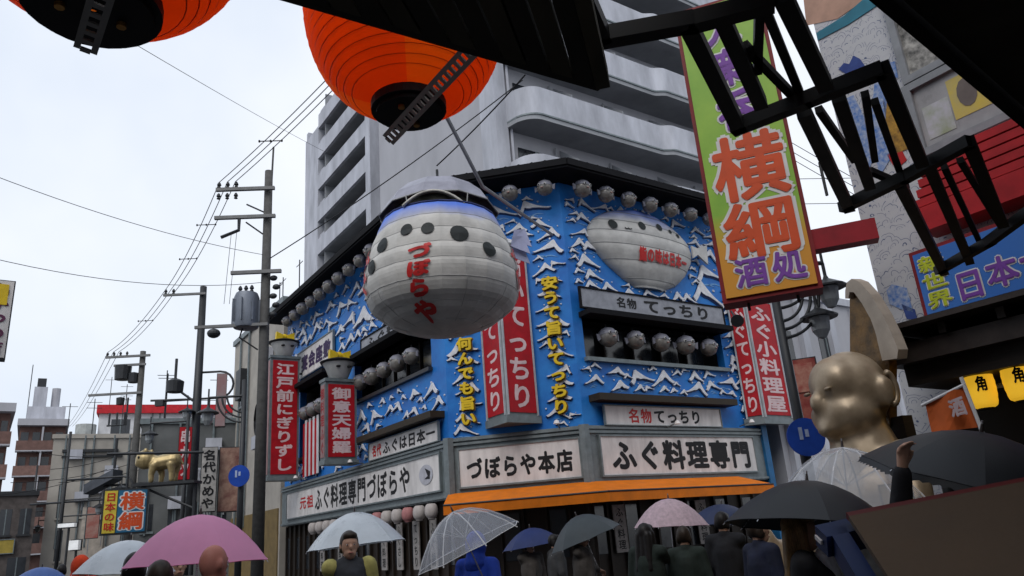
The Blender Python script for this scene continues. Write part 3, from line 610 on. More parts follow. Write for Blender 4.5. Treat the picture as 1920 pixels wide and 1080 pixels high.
for fl in range(7):
    zt = 13.1 + fl * 3.2; zb = zt - 1.55          # parapet top and slab underside
    bl = MB()
    for a, b in zip(ss, ss[1:]):
        oa, ob = edge_o(a) + .15, edge_o(b) + .15
        bl.hexa([FB.w(a, zb + .28, oa), FB.w(b, zb + .28, ob), FB.w(b, zb + .28, max(0, ob - .16)), FB.w(a, zb + .28, max(0, oa - .16)), FB.w(a, zt, oa), FB.w(b, zt, ob), FB.w(b, zt, max(0, ob - .16)), FB.w(a, zt, max(0, oa - .16))])
    bo = bl.build('balcony', BALC, tb)
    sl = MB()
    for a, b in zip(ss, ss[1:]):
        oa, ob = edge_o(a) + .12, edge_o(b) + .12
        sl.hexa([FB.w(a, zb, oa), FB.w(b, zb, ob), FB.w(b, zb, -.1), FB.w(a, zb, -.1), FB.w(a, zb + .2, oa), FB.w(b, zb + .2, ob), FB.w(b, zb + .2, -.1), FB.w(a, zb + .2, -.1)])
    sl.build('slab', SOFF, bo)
    tr = MB()
    for a, b in zip(ss, ss[1:]):
        oa, ob = edge_o(a) + .17, edge_o(b) + .17
        tr.hexa([FB.w(a, zb + .203, oa), FB.w(b, zb + .203, ob), FB.w(b, zb + .203, max(0, ob - .2)), FB.w(a, zb + .203, max(0, oa - .2)), FB.w(a, zb + .277, oa), FB.w(b, zb + .277, ob), FB.w(b, zb + .277, max(0, ob - .2)), FB.w(a, zb + .277, max(0, oa - .2))])
    tr.build('drip_edge', STEEL, bo)
    for s in [x_ for x_ in (3.2, 6.2, 9.2, 12.4, 15.4, 18.4, 21.4) if x_ < LB]:
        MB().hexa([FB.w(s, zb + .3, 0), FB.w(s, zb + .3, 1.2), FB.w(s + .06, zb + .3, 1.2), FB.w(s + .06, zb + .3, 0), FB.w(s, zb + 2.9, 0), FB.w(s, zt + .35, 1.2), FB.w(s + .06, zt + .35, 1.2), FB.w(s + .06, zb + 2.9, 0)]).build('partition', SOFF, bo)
        MB().fbox(FB, s - 2.3, s - .4, zb + .35, zb + 2.5, 0.004, .03).build('window', GLASSD, bo)
        MB().fbox(FB, s - 1.4, s - 1.3, zb + .35, zb + 2.5, .03, .06).build('window_frame', STEEL, bo)
    for s in (2.0, 5.2, 10.8):
        if s < LB: MB().fbox(FB, s, s + .8, zb + .95, zb + 1.85, .15, .55).build('air_conditioner', BALC, bo); MB().path([FB.w(s + .9, zb + .4, .1), FB.w(s + .9, zb + 2.9, .1)], .05, 6).build('pipe', SOFF, bo)
    MB().path([FB.w(.8, zt + .12, 1.0), FB.w(8, zt + .12, 1.2), FB.w(LB - .3, zt + .12, 1.4)], .025, 6).build('handrail', DSTEEL, bo)

ta = thing('apartment_tower', 'grey apartment block with recessed dark balconies on its street face and a blank wall', 'building', (-8, 44, 0))
FA = Face(atd(728, 400, 44), U, -V); FA2 = Face(atd(728, 400, 44), V, -U); HA = 33.5
sL = FA.px(600, 400)[0]; sI = FA.px(625, 400)[0]
MB().fbox(FA2, 0, 16, 0, HA, -sL, -.0).build('wall', CONC, ta)
MB().fbox(FA, sI, sL, 0, HA - 1, 0, 1.2).build('end_bay', BALC, ta)
MB().fbox(FA, -.05, .7, 0, HA, .0, 1.2).build('corner_pilaster', BALC, ta)
zA = FA.px(722, 283, 1.2)[1]; zA2 = FA.px(722, 356, 1.2)[1]; dz = max(2.6, zA - zA2)
for k in range(-4, 4):
    z = zA + k * dz
    bo = MB().fbox(FA, .7, sI, z, z + dz * .46, 1.0, 1.2).build('balcony', BALC, ta)
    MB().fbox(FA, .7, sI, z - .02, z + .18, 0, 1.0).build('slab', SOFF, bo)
    MB().fbox(FA, .7, sI, z + .25, z + dz - .05, .003, .03).build('window', pm('dark_recess_glass', (.025, .027, .032), .3), bo)
    MB().fbox(FA, sI - 1.0, sI - .9, z + .2, z + dz - .03, .03, 1.0).build('partition', SOFF, bo)
    m = MB(); m.fbox(FA, sI - .95, sI - .05, z + dz * .46, z + dz * .46 + .35, 1.0, 1.06); m.build('escape_panel', BALC, bo)
    MB().fbox(FA, sL - .02, sL + .35, z, z + 1.2, .2, 1.0).build('end_balcony', BALC, bo)
for s in (4.4, 8.8): MB().fbox(FA2, s, s + .05, 0, HA, .003, .03).build('wall_joint', STEEL, ta)
for z in (22, 25.2, 28.4): MB().fbox(FA2, 11, 12.4, z, z + 1.2, .004, .06).build('window', GLASSD, ta)

# ------------------------------------------------------------------ buildings up the street
def block(name, label, F, s0, s1, H, depth, wall, rows=(), trim=None, z0=0., roofm=None):
    t = thing(name, label, 'building', F.w((s0 + s1) / 2, 0, 0)); MB().fbox(F, s0, s1, z0, H, -depth, 0).build('wall', wall, t)
    MB().fbox(F, s0 - .1, s1 + .1, H, H + .3, -depth - .1, .12).build('parapet', roofm or trim or wall, t)
    for (za, zb, n, wd) in rows:
        for i in range(n):
            s = lerp(s0, s1, (i + .5) / n); w = (s1 - s0) / n * wd / 2
            o = MB().fbox(F, s - w, s + w, za, zb, -.02, .02).build('window', GLASSD, t); MB().fbox(F, s - w - .08, s + w + .08, za - .12, za, 0, .12).build('sill', trim or STEEL, o); MB().fbox(F, s - .03, s + .03, za, zb, .02, .05).build('frame', STEEL, o)
    return t
nb = block('shop_house', 'beige rendered shop house next to the blue restaurant with coiled cables on its wall', FL, 16.2, 25.6, 13.6, 10, BEIGE, [(9.6, 11.2, 2, .3), (5.6, 7.2, 2, .3)], STEEL)
for k in range(4): MB().path([FL.w(19.4 + (.9 - k * .12) * math.cos(a * .35), 8.2 + (1.2 - k * .12) * math.sin(a * .35), .14 + .05 * k) for a in range(19)], .035, 6).build('cable_coil', WIRE, nb, True)
MB().fbox(FL, 22.6, 23.6, 9.9, 11.6, .05, .4).build('window_box', DSTEEL, nb)
MB().fbox(FL, 16.4, 25.4, .2, 3.6, .004, .06).build('shop_front', pm('ochre_front', (.2, .14, .06), .7), nb)
def sight(x0, x1, d):            # a front square to the sight line between two columns of the view, d metres off
    A, B = atd(x0, 900, d), atd(x1, 900, d); dd = (B - A).xy.to_3d(); L = dd.length; dd.normalize(); return Face(A, dd, Vector((dd.y, -dd.x, 0))), L
def topz(x, y, d): return atd(x, y, d).z
FG, LG_ = sight(258, 440, 46)
gb = block('street_building', 'dark grey blank-walled building behind the golden animal statue', FG, 0, LG_, topz(330, 795, 46), 12, pm('dark_grey_render', (.13, .135, .135), .9, var=.2, scale=.7), [(3.2, 4.6, 4, .4)], STEEL)
RB_ = pm('red_fascia', (.55, .02, .03), .5)
FW, LW_ = sight(174, 440, 75); zw = topz(300, 776, 75)
wb = thing('street_building', 'low white building with a red roof band rising behind the grey wall', 'building', FW.w(5, 0, 0))
MB().fbox(FW, 0, LW_, 0, zw, -12, 0).build('wall', WHITE, wb)
MB().fbox(FW, -.2, LW_ + .2, zw, zw + .75, -12.3, .35).build('roof_band', RB_, wb)
for s in (1.0, 4.6, 8.6): o = MB().fbox(FW, s, s + 1.5, zw - 2.1, zw - .5, -.02, .03).build('window', GLASSD, wb); MB().fbox(FW, s + .7, s + .8, zw - 2.1, zw - .5, .03, .06).build('frame', STEEL, o)
MB().path([FW.w(-.9, zw - 2.4, .2), FW.w(-.9, zw - 1.0, .2)], .8, 12).build('water_tank', pm('tank_grey', (.42, .44, .43), .6), wb)
MB().fbox(FW, -2, -.03, zw - 2.8, zw - 2.5, -2, 1.2).build('tank_deck', STEEL, wb)
FE, LE = sight(92, 268, 62)
be = block('street_building', 'beige blank-fronted building with a small notched parapet beyond the lamp posts', FE, 0, LE, topz(180, 822, 62), 10, BEIGE, [(5.0, 7.2, 4, .12), (2.2, 4.2, 3, .2)], BEIGE)
MB().fbox(FE, .6, LE * .7, topz(180, 848, 62), topz(180, 843, 62), .004, .25).build('ledge', DSTEEL, be); MB().fbox(FE, .6, LE * .75, topz(180, 858, 62), topz(180, 854, 62), .004, .2).build('ledge', DSTEEL, be)
MB().fbox(FE, LE * .38, LE * .62, .5, topz(180, 950, 62), .004, .1).build('panel', pm('cream_panel', (.5, .44, .38), .8), be)
BRICK = pm('brown_brick', (.17, .1, .085), .85, var=.2, scale=2)
def apt(name, label, F, s0, s1, H, depth, fl, top=True):
    t = thing(name, label, 'building', F.w((s0 + s1) / 2, 0, 0)); MB().fbox(F, s0, s1, 0, H, -depth, 0).build('wall', BRICK, t); fh = 3.0
    for k in range(1, fl):
        z = H - k * fh; o = MB().fbox(F, s0 - .2, s1 + .2, z, z + 1.15, .9, 1.1).build('balcony', BRICK if k % 2 else pm('brown_panel', (.22, .13, .11), .8), t); MB().fbox(F, s0 - .2, s1 + .2, z - .15, z, 0, 1.1).build('slab', CONC, o)
        n = 4
        for i in range(n):
            a = lerp(s0, s1, (i + .15) / n); b = lerp(s0, s1, (i + .8) / n); w = MB().fbox(F, a, b, z + .1, z + 2.3, .004, .05).build('window', GLASSD, o)
        MB().fbox(F, lerp(s0, s1, .48), lerp(s0, s1, .52), z, z + fh - .16, .05, 1.08).build('partition', CONC, o)
    MB().fbox(F, s0 - .3, s1 + .3, H, H + .8, -depth, 1.2).build('roof_edge', CONC, t)
    if top:
        MB().fbox(F, lerp(s0, s1, .1), lerp(s0, s1, .95), H + .8, H + 2.6, -depth + 1, -.5).build('penthouse', BALC, t)
        MB().fbox(F, lerp(s0, s1, .2), lerp(s0, s1, .5), H + 2.6, H + 5.2, -5, -1).build('stair_house', BALC, t); MB().fbox(F, lerp(s0, s1, .25), lerp(s0, s1, .45), H + 5.2, H + 6.4, -4, -1.5).build('water_tank', DSTEEL, t)
        MB().path([F.w(lerp(s0, s1, .7), H + 2.6, -2), F.w(lerp(s0, s1, .7), H + 5.2, -2)], .5, 10).build('vent_stack', CONC, t); MB().path([F.w(s0 + .5, H, -1), F.w(s0 + .5, H + 8, -1)], .05, 6).build('mast', DSTEEL, t)
    return t
P0 = atd(38, 800, 110); P1 = atd(124, 800, 110)
FP = Face(P0, (P1 - P0).xy.to_3d().normalized(), (0, 0, 0)); FP.n = Vector((FP.d.y, -FP.d.x, 0))
apt('apartment_house', 'brown brick apartment house with roof tank at the far end of the street', FP, 0, (P1 - P0).xy.length, atd(60, 800, 110).z, 12, 6)
P0 = atd(-60, 800, 85); P1 = atd(18, 800, 85); FQ = Face(P0, (P1 - P0).xy.to_3d().normalized(), (0, 0, 0)); FQ.n = Vector((FQ.d.y, -FQ.d.x, 0))
apt('apartment_house', 'darker brown apartment house nearer than the one with the roof tank', FQ, 0, (P1 - P0).xy.length, atd(10, 775, 85).z, 12, 7, False)
P0 = atd(-90, 1000, 60); P1 = atd(62, 1000, 60); FQ = Face(P0, (P1 - P0).xy.to_3d().normalized(), (0, 0, 0)); FQ.n = Vector((FQ.d.y, -FQ.d.x, 0))
block('street_building', 'dark low shops across the street in front of the brown apartment houses', FQ, 0, (P1 - P0).xy.length, atd(30, 930, 60).z, 8, pm('dark_shop_wall', (.1, .085, .08), .8, var=.3), [(1, 2.6, 3, .7), (4, 5.6, 4, .6)], DSTEEL)
flat_sign('shop_sign', 'faded yellow fascia board on the dark low shops', FQ, 1, (P1 - P0).xy.length - 1, 2.9, 3.7, .1, [], panel=pm('faded_yellow', (.4, .3, .06), .6))
# the upright signs up the street
def hang_sign(name, label, x0, y0, x1, y1, d, bands, frame=DSTEEL, th=.25, top=None):
    """upright sign standing in a vertical plane square to the line of sight; bands: (f0, f1, panel, text, txtmat, vertical, outline)."""
    a, b = atd(x0, y1, d), atd(x1, y1, d); zt_ = top if top else atd((x0 + x1) / 2, y0, d).z; zb_ = (a.z + b.z) / 2
    dd = (b - a).xy.to_3d(); L = dd.length; dd.normalize(); F = Face(a, dd, Vector((dd.y, -dd.x, 0))); t = thing(name, label, 'sign', F.w(L / 2, zb_, 0)); r = .045 * L
    MB().fbox(F, 0, L, zb_, zt_, -th, 0).build('box', frame, t)
    for f0, f1, pan, tx, tm, vert, outl, bo in bands:
        s0, s1 = lerp(r, L - r, f0), lerp(r, L - r, f1); MB().fbox(F, s0, s1, zb_ + r, zt_ - r, .002, .025).build('panel', pan, t)
        if tx:
            H = zt_ - zb_ - 2 * r; cells = colm(tx, (s0 + s1) / 2, zt_ - r - H * .03, zb_ + r + H * .03, (s1 - s0) * .85)
            if outl: letters(MB(), tx, cells, lambda x, y, o: F.w(x, y, .034 + o), bo + .06).build('letter_outline', outl, t)
            letters(MB(), tx, cells, lambda x, y, o: F.w(x, y, .042 + o), bo).build('lettering', tm, t)
    return t, F, L, zb_, zt_
ORT = pm('orange_red_print', (.62, .08, .02), .5, var=.1); WT = pm('white_print', (.68, .66, .66), .5, var=.08)
t, F, L, a, b = hang_sign('shop_sign', 'square blue and yellow sign with big orange characters under the golden animal', 186, 916, 274, 1002, 30, [(0, .3, pm('yellow_panel', (.65, .5, .06), .5), '日本の味', REDTXT, 1, None, .02), (.32, 1, pm('teal_panel', (.02, .13, .25), .5), '横綱', ORT, 1, WT, .03)])
MB().path([F.w(L * .5, b, -.1), F.w(L * .5, b + 1.2, -.1)], .04).build('hanger', DSTEEL, t); MB().path([F.w(0, b + 1.2, -.1), F.w(L * 2.2, b + 1.2, -.1)], .05).build('arm', DSTEEL, t)
t, F, L, a, b = hang_sign('shop_sign', 'white upright board with black kana lettering behind the lamp post', 372, 838, 404, 960, 33, [(0, 1, pm('aged_board', (.4, .38, .36), .6, var=.25, scale=3), '名代かめや', BLACK, 1, None, .03)])
t, F, L, a, b = hang_sign('poster_board', 'brownish food picture board beside the white kana board', 406, 838, 448, 960, 33.4, [(0, 1, pm('food_print', (.45, .3, .22), .5, col2=(.12, .03, .03), scale=2.2), '', BLACK, 1, None, .03)])
t, F, L, a, b = hang_sign('shop_sign', 'white upright sign with a yellow top hanging at the near left side of the street', -52, 522, 10, 672, 17, [(0, 1, PANEL, '串かつの店', pm('plum_ink', (.12, .03, .08), .6), 1, None, .03)])
MB().fbox(F, .1, L - .1, b - .52, b - .1, .026, .05).build('yellow_header', YEL, t); MB().path([F.w(L * .5, a + .3, -.1), F.w(-2.5, a + .3, -.1)], .05).build('arm', DSTEEL, t)
t, F, L, a, b = hang_sign('shop_sign', 'dark upright sign below the yellow-topped white sign', -62, 690, -10, 745, 17.3, [(0, 1, pm('dark_panel', (.05, .03, .03), .5), '酒処', PINKTXT, 1, None, .03)])
MB().path([F.w(L * .5, a + .3, -.1), F.w(-2.5, a + .3, -.1)], .05).build('arm', DSTEEL, t)
t, F, L, a, b = hang_sign('shop_sign', 'tall narrow red banner sign beside the lamp post behind the golden animal', 330, 800, 356, 900, 34, [(0, 1, RED, '串カツ', PINKTXT, 1, None, .03)])
t, F, L, a, b = hang_sign('shop_sign', 'small red and cream shop sign on the beige front up the street', 158, 950, 184, 1010, 60, [(0, 1, pm('cream_red', (.4, .3, .25), .5, col2=(.3, .06, .05), scale=1.5), '', BLACK, 1, None, .03)])
t, F, L, a, b = hang_sign('shop_sign', 'pink and white round-edged sign on the beige shop house corner', 402, 700, 422, 800, 33, [(0, 1, pm('pink_sign', (.3, .13, .13), .5, col2=(.3, .25, .25), scale=1.2), '', BLACK, 1, None, .03)])

# ------------------------------------------------------------------ utility poles and cables
def cross_arm(t, P, z, a, b, d, w=.12): MB().beam(P + d * a + Z * z, P + d * b + Z * z, w, w).build('cross_arm', pm('arm_grey', (.2, .2, .2), .6), t)
def insul(t, p): MB().lathe([(.03, 0), (.07, .02), (.04, .08), (.08, .12), (.05, .2), (.02, .24)], p, 8).build('insulator', DSTEEL, t)
p1 = Vector((*atd(493, 700, 26).xy, 0)); ex = Vector((1, .1, 0)).normalized()
u1 = thing('utility_pole', 'concrete utility pole with grey transformer beside the far end of the blue restaurant', 'utility pole', p1)
MB().path([p1, p1 + Z * 14.9], [.2, .14], 14).build('pole', POLE, u1, True); MB().path([p1 + ex * .1 + Z * 14.2, p1 + ex * .14 + Z * 15.9], .035, 6).build('rod', POLE, u1)
for z, a, b in ((14.1, -1.75, .3), (13.0, -1.75, .35), (10.9, -1.1, .6)): cross_arm(u1, p1 - Vector((0, .24, 0)), z, a, b, ex)
MB().path([p1 + ex * -.75 + Z * 13.6 , p1 + Z * 13.2], .03, 6).build('brace', DSTEEL, u1); MB().path([p1 + ex * -.75 + Z * 12.9, p1 + Z * 12.3], .03, 6).build('brace', DSTEEL, u1)
for k in range(3): insul(u1, p1 + ex * (-1.65 + .3 * k) + Vector((0, -.24, 14.16)))
for k in range(3): insul(u1, p1 + ex * (-1.65 + .3 * k) + Vector((0, -.24, 13.72)))
MB().path([p1 + ex * -.9 + Vector((0, -.24, 12.95)), p1 + ex * -.9 + Vector((0, -.24, 12.5)), p1 + ex * -1.5 + Vector((0, -.24, 12.25))], .06, 6).build('switch_arm', DSTEEL, u1)
trp = p1 + ex * -.62 + Z * 8.95
MB().lathe([(.03, 0), (.4, .02), (.42, .1), (.42, 1.1), (.36, 1.25), (.03, 1.3)], trp, 20).build('transformer', pm('transformer_grey', (.17, .19, .23), .5, metal=.3), u1, True, sharp=40)
for k in range(8): a = 2 * math.pi * k / 8; MB().obox(trp + Vector((.45 * math.cos(a), .45 * math.sin(a), .6)), (.05 * math.cos(a), .05 * math.sin(a), 0), (-.015 * math.sin(a), .015 * math.cos(a), 0), (0, 0, .4)).build('cooling_fin', pm('transformer_grey', (.17, .19, .23)), u1)
for k in (-.2, 0, .2): insul(u1, trp + Vector((k, -.1, 1.28)))
cross_arm(u1, p1 - Vector((0, .25, 0)), 9.0, -2.2, .2, ex, .1); MB().ell(p1 + ex * -1.55 + Vector((0, -.3, 8.75)), .22, .2, .16).build('junction_box', DSTEEL, u1); MB().path([trp + Vector((-.1, 0, .05)), trp + Vector((-.2, 0, -.3)), trp + Vector((.4, .1, -.75))], .03, 6).build('cable_loop', WIRE, u1)
for k in range(5): MB().ell(p1 + ex * (.3 + .1 * (k % 2)) + Vector((0, -.1, 10.7 - .33 * k)), .14, .1, .1, 8, 6).build('cable_fitting', DSTEEL, u1, True)
LAMPG = pm('lamp_glass', (.3, .32, .33), .2)
def hang_lamp(t, p, sc=1.):
    L_ = MB().lathe([(.03, .12), (.06, .05), (.36, -.1), (.36, -.13), (.05, -.1)], Vector(p), 12, sc, sc).build('lamp_hood', DSTEEL, t)
    MB().lathe([(.2 * sc, -.12), (.17 * sc, -.35), (.08 * sc, -.48), (.02, -.5)], Vector(p), 10).build('lamp_glass', LAMPG, L_); MB().path([Vector(p) + Z * .1, Vector(p) + Z * .62], .025, 6).build('finial', DSTEEL, L_)
def loop_arm(t, P, z, L_, h, d, r=.05):
    pts = [P + Z * z] + [P + d * (L_ - h / 2) + Z * z] + [P + d * (L_ - h / 2) + d * (h / 2 * math.sin(a)) + Z * (z - h / 2 + h / 2 * math.cos(a)) for a in [math.pi * k / 8 for k in range(1, 8)]] + [P + d * (L_ - h / 2) + Z * (z - h), P + d * -1.6 + Z * (z - h)]
    MB().path(pts, r, 8).build('loop_arm', DSTEEL, t, True)
p2 = Vector((*atd(369, 760, 36).xy, 0))
u2 = thing('utility_pole', 'dark pole with looped lamp arms and a small drum beside the golden animal', 'utility pole', p2)
MB().path([p2, p2 + Z * 13.7], [.24, .15], 14).build('pole', DSTEEL, u2, True); cross_arm(u2, p2 - Vector((0, .2, 0)), 13.3, -1.7, .2, ex, .1)
for k in range(2): insul(u2, p2 + ex * (-1.6 + .35 * k) + Vector((0, -.2, 13.35)))
loop_arm(u2, p2, 9.6, 1.55, 1.2, ex); MB().lathe([(.03, 0), (.35, .02), (.38, .5), (.2, .6), (.03, .62)], p2 + ex * -1.0 + Z * 8.75, 14).build('drum', DSTEEL, u2); MB().path([p2 + ex * -1.0 + Z * 9.3, p2 + ex * -1.0 + Z * 10.3], .06, 6).build('finial', DSTEEL, u2)
hang_lamp(u2, p2 + ex * -.25 + Vector((0, -.35, 7.9))); MB().path([p2 + ex * -.9 + Z * 8.9, p2 + Z * 8.2], .06, 6).build('brace', DSTEEL, u2); MB().path([p2 + ex * -2.0 + Z * 8.45, p2 + Z * 8.4], .05, 6).build('arm', DSTEEL, u2); MB().obox(p2 + ex * -1.6 + Z * 8.3, (.18, 0, 0), (0, .1, 0), (0, 0, .12)).build('floodlight', DSTEEL, u2)
p3 = Vector((*atd(257, 800, 46).xy, 0))
u3 = thing('utility_pole', 'utility pole crowded with switchgear in front of the white and red building', 'utility pole', p3)
MB().path([p3, p3 + Z * 13.0], [.22, .15], 12).build('pole', POLE, u3, True)
for z, a, b in ((12.7, -1.9, .5), (12.2, -1.4, .3), (10.6, -2.6, .2)): cross_arm(u3, p3 - Vector((0, .22, 0)), z, a, b, ex, .12)
for k in range(4): insul(u3, p3 + ex * (-1.8 + .35 * k) + Vector((0, -.22, 12.75)))
for k, (dx, zz, sc) in enumerate(((-1.0, 11.4, .8), (-.4, 11.2, .55), (-1.0, 10.0, .4))): MB().lathe([(.03, 0), (.5 * sc, .03), (.55 * sc, 1. * sc), (.03, 1.15 * sc)], p3 + ex * dx + Z * zz, 12).build('transformer', DSTEEL, u3)
MB().path([p3 + ex * -.6 + Z * 10.4, p3 + ex * -.6 + Z * 8.9, p3 + ex * -1.6 + Z * 8.9], .05, 6).build('switch_frame', DSTEEL, u3)
for k in range(3): MB().path([p3 + ex * (-1.5 + .4 * k) + Z * 8.9, p3 + ex * (-1.5 + .4 * k) + Z * 9.6], .05, 6).build('switch_post', DSTEEL, u3)
loop_arm(u3, p3, 7.3, 2.6, 1.6, ex, .06); hang_lamp(u3, p3 + ex * -.4 + Vector((0, -.3, 5.6)), 1.2); MB().path([p3 + ex * -1.0 + Z * 6.6, p3 + ex * -1.0 + Z * 8.2], .07, 6).build('finial', DSTEEL, u3)
MB().obox(p3 + ex * -1.5 + Z * 5.9, ex * .7 + Z * .35, (0, .5, 0), Z * .25).build('rolled_tarp', pm('grey_tarp', (.09, .1, .12), .6), u3)
def lamp_post(label, P, H, arms, sgn=1, blue=None, rings=True):
    t = thing('street_lamp', label, 'street lamp', P); MB().path([P, P + Z * H], [.1, .07], 10).build('post', DSTEEL, t, True)
    for z, L_ in arms:
        MB().path([P + Z * z, P + ex * sgn * L_ + Z * z], .04, 6).build('arm', DSTEEL, t); hang_lamp(t, P + ex * sgn * L_ + Z * (z - .35), .9)
        MB().path([P + ex * sgn * L_ + Z * (z - .3), P + ex * sgn * L_ + Z * z], .03, 6).build('drop', DSTEEL, t)
        if rings:
            for r in (.5, .65, .8): MB().path([P + ex * sgn * (r * math.cos(k * .157)) + Z * (z - r * math.sin(k * .157) ) for k in range(11)], .03, 6).build('quarter_ring', DSTEEL, t, True)
    if blue:
        c = P + Vector((0, -.16, blue)); s = MB().path([c, c - Vector((0, .03, 0))], .31, 28).build('round_sign', pm('sign_blue', (.012, .06, .36), .4), t)
        for k in (0, 1): MB().obox(c + Vector((-.08 + .1 * k, -.036, .06)), (.03, 0, 0), (0, .004, 0), (0, 0, .1 - .04 * k)).build('pictogram', pm('sign_pale', (.35, .42, .6), .5), s)
    return t
pl = Vector((*atd(452, 900, 24).xy, 0)); lamp_post('thin lamp post with ringed bracket and round blue sign beside the beige shop house', pl, atd(460, 712, 24).z, [(atd(460, 742, 24).z, 1.05)], -1, atd(453, 893, 24).z)
pr = Vector((*atd(1500, 800, 13.5).xy, 0)); lamp_post('lamp post with ringed bracket and round blue sign behind the golden seated statue', pr, atd(1455, 560, 13.5).z + .6, [(atd(1460, 566, 13.5).z + .15, .72), (atd(1460, 510, 13.5).z + .15, 1.0)], 1, atd(1501, 822, 13.5).z)
p4 = Vector((*atd(112, 1000, 46).xy, 0)); t4 = lamp_post('slim street lamp with looped arms before the beige blank building', p4, 8.5, [(5.0, 1.8), (4.2, 3.2)], 1, None, False); loop_arm(t4, p4, 6.0, 3.4, 1.1, ex, .05)
p5 = Vector((*atd(55, 1000, 70).xy, 0)); t5 = lamp_post('distant street lamp with paired lanterns before the brown apartment house', p5, 9.5, [(6.0, 2.2), (6.0, 4.2)], 1, None, False)
p6 = Vector((*atd(160, 1000, 66).xy, 0)); t6 = lamp_post('far street lamp with paired lanterns near the street end', p6, 6.6, [(5.2, 1.6), (5.2, 3.4)], -1, None, False)
p7 = Vector((*atd(340, 1000, 34).xy, 0)); t7 = lamp_post('street lamp with hooded lantern between the golden animal and the dark pole', p7, 7.4, [(7.1, 1.5)], -1, None, False)
def cable(label, a, b, sag, r=.014, group=None):
    pts = [lerp(Vector(a), Vector(b), k / 14) - Z * (sag * 4 * (k / 14) * (1 - k / 14)) for k in range(15)]
    return tag(MB().path(pts, r, 5).build('overhead_cable', WIRE), label, 'cable', group)
h1 = p1 + Vector((0, -.24, 14.4)); h2 = p2 + Vector((0, -.2, 13.6)); h3 = p3 + Vector((0, -.22, 13.0)); hf = Vector((*atd(125, 800, 95).xy, atd(125, 800, 95).z)); hn = atd(860, -120, 13)
for k in range(3):
    o = ex * (-1.65 + .28 * k); lab = 'one of three power lines running pole to pole up the street'
    for a, b, sg in ((hn + ex * (.28 * k) + Z * .1 * k, h1 + o, .25), (h1 + o, h2 + ex * (-1.6 + .25 * k), .35), (h2 + ex * (-1.6 + .25 * k), h3 + ex * (-1.8 + .3 * k), .35), (h3 + ex * (-1.8 + .3 * k), hf + ex * .3 * k, .5)): cable(lab, a, b, sg, .015, 'power lines along the street')
for a, b, k in ((h1, h2, .3), (h1, h2, .62), (h2, h3, .4), (hn, h1, .72)):
    c = lerp(a, b, k) + ex * (-1.4 if a is not hn else -1.0) - Z * .2
    sp = thing('cable_spacer', 'small black spacer clamped on the power lines along the street', 'spacer', c, 'spacers on the power lines'); MB().beam(c - ex * .33, c + ex * .33, .025, .025).build('bar', WIRE, sp)
    for q in (-.35, 0, .35): MB().ell(c + ex * q, .035, .035, .05, 8, 5).build('clamp', WIRE, sp)
cable('thin cable crossing the open sky below the black-bottomed lantern', atd(240, 75, 22), atd(612, 286, 49), .1, .011)
cable('long slack cable crossing the sky to the dark lamp pole', atd(-40, 318, 22), p1 + Z * 11.6, .25, .01)
cable('lowest sagging cable across the sky at transformer height', atd(-40, 478, 22), p1 + Z * 10.6, .4, .01)
cable('cable rising from the transformer pole past the apartment towers', p1 + Z * 11.4, atd(980, 150, 22), .2, .02)
cable('cable from the roof cap of the huge fish lantern up over the street', FC + Z * 2.4, atd(985, 140, 13), .05, .016)
cable('thin cable below it across the blank tower wall', atd(850, 215, 43), atd(1000, 290, 27.8), .05, .014)
for x in (438, 428): cable('thin drop wire hanging from the switch arm of the transformer pole', atd(x + 6, 435, 26), atd(x - 8, 570, 26), 0, .009, 'drop wires at the transformer pole')
for y0, y1 in ((255, 330), (272, 345), (285, 360)): cable('thin wire seen beyond the green sign and the black frame', atd(1390, y0 - 44, 26), atd(1680, y1 + 48, 22), .05, .012, 'wires beyond the green sign')
for y in (335, 382): cable('level wire low in the sky gap beside the green sign', atd(1400, y + 2, 24), atd(1720, y - 3, 30), .0, .012, 'level wires beside the green sign')
st = thing('steel_stay', 'steel bar slanting from above the lantern down to the blue wall', 'stay', atd(1055, 440, 18)); MB().path([atd(835, 215, 13), atd(905, 350, 15.5), atd(1035, 440, 20.5)], .045, 6).build('bar', pm('galvanised', (.2, .2, .21), .4, metal=.5), st)
for k, (x0, y0, x1, y1) in enumerate(((95, 880, 260, 838), (20, 905, 250, 868), (60, 846, 240, 850), (110, 905, 330, 860), (-20, 930, 200, 880))): cable('thin service wire strung low across the far street', atd(x0, y0, 44), atd(x1, y1, 50), .25, .016, 'low service wires in the far street')
LITW = pm('lit_white_box', (.8, .8, .8), .5, emit=(.95, .98, 1), estr=.2)
for k, (x, y, lab) in enumerate(((140, 1022, 'small lit white box sign low in the far street'), (126, 985, 'lit white strip sign above the small lit box sign'))):
    c = atd(x, y, 40); t = thing('box_sign', lab, 'sign', c); MB().obox(c, ex * (.2 + .15 * k), (0, .1, 0), Z * (.2 - .12 * k)).build('lit_face', LITW, t); MB().obox(c + Vector((0, .13, 0)), ex * (.24 + .15 * k), (0, .025, 0), Z * (.24 - .12 * k)).build('case', DSTEEL, t)
    MB().path([c + Vector((0, .15, 0)), Vector((c.x, c.y + .15, 0))], .05, 6).build('post', DSTEEL, t)
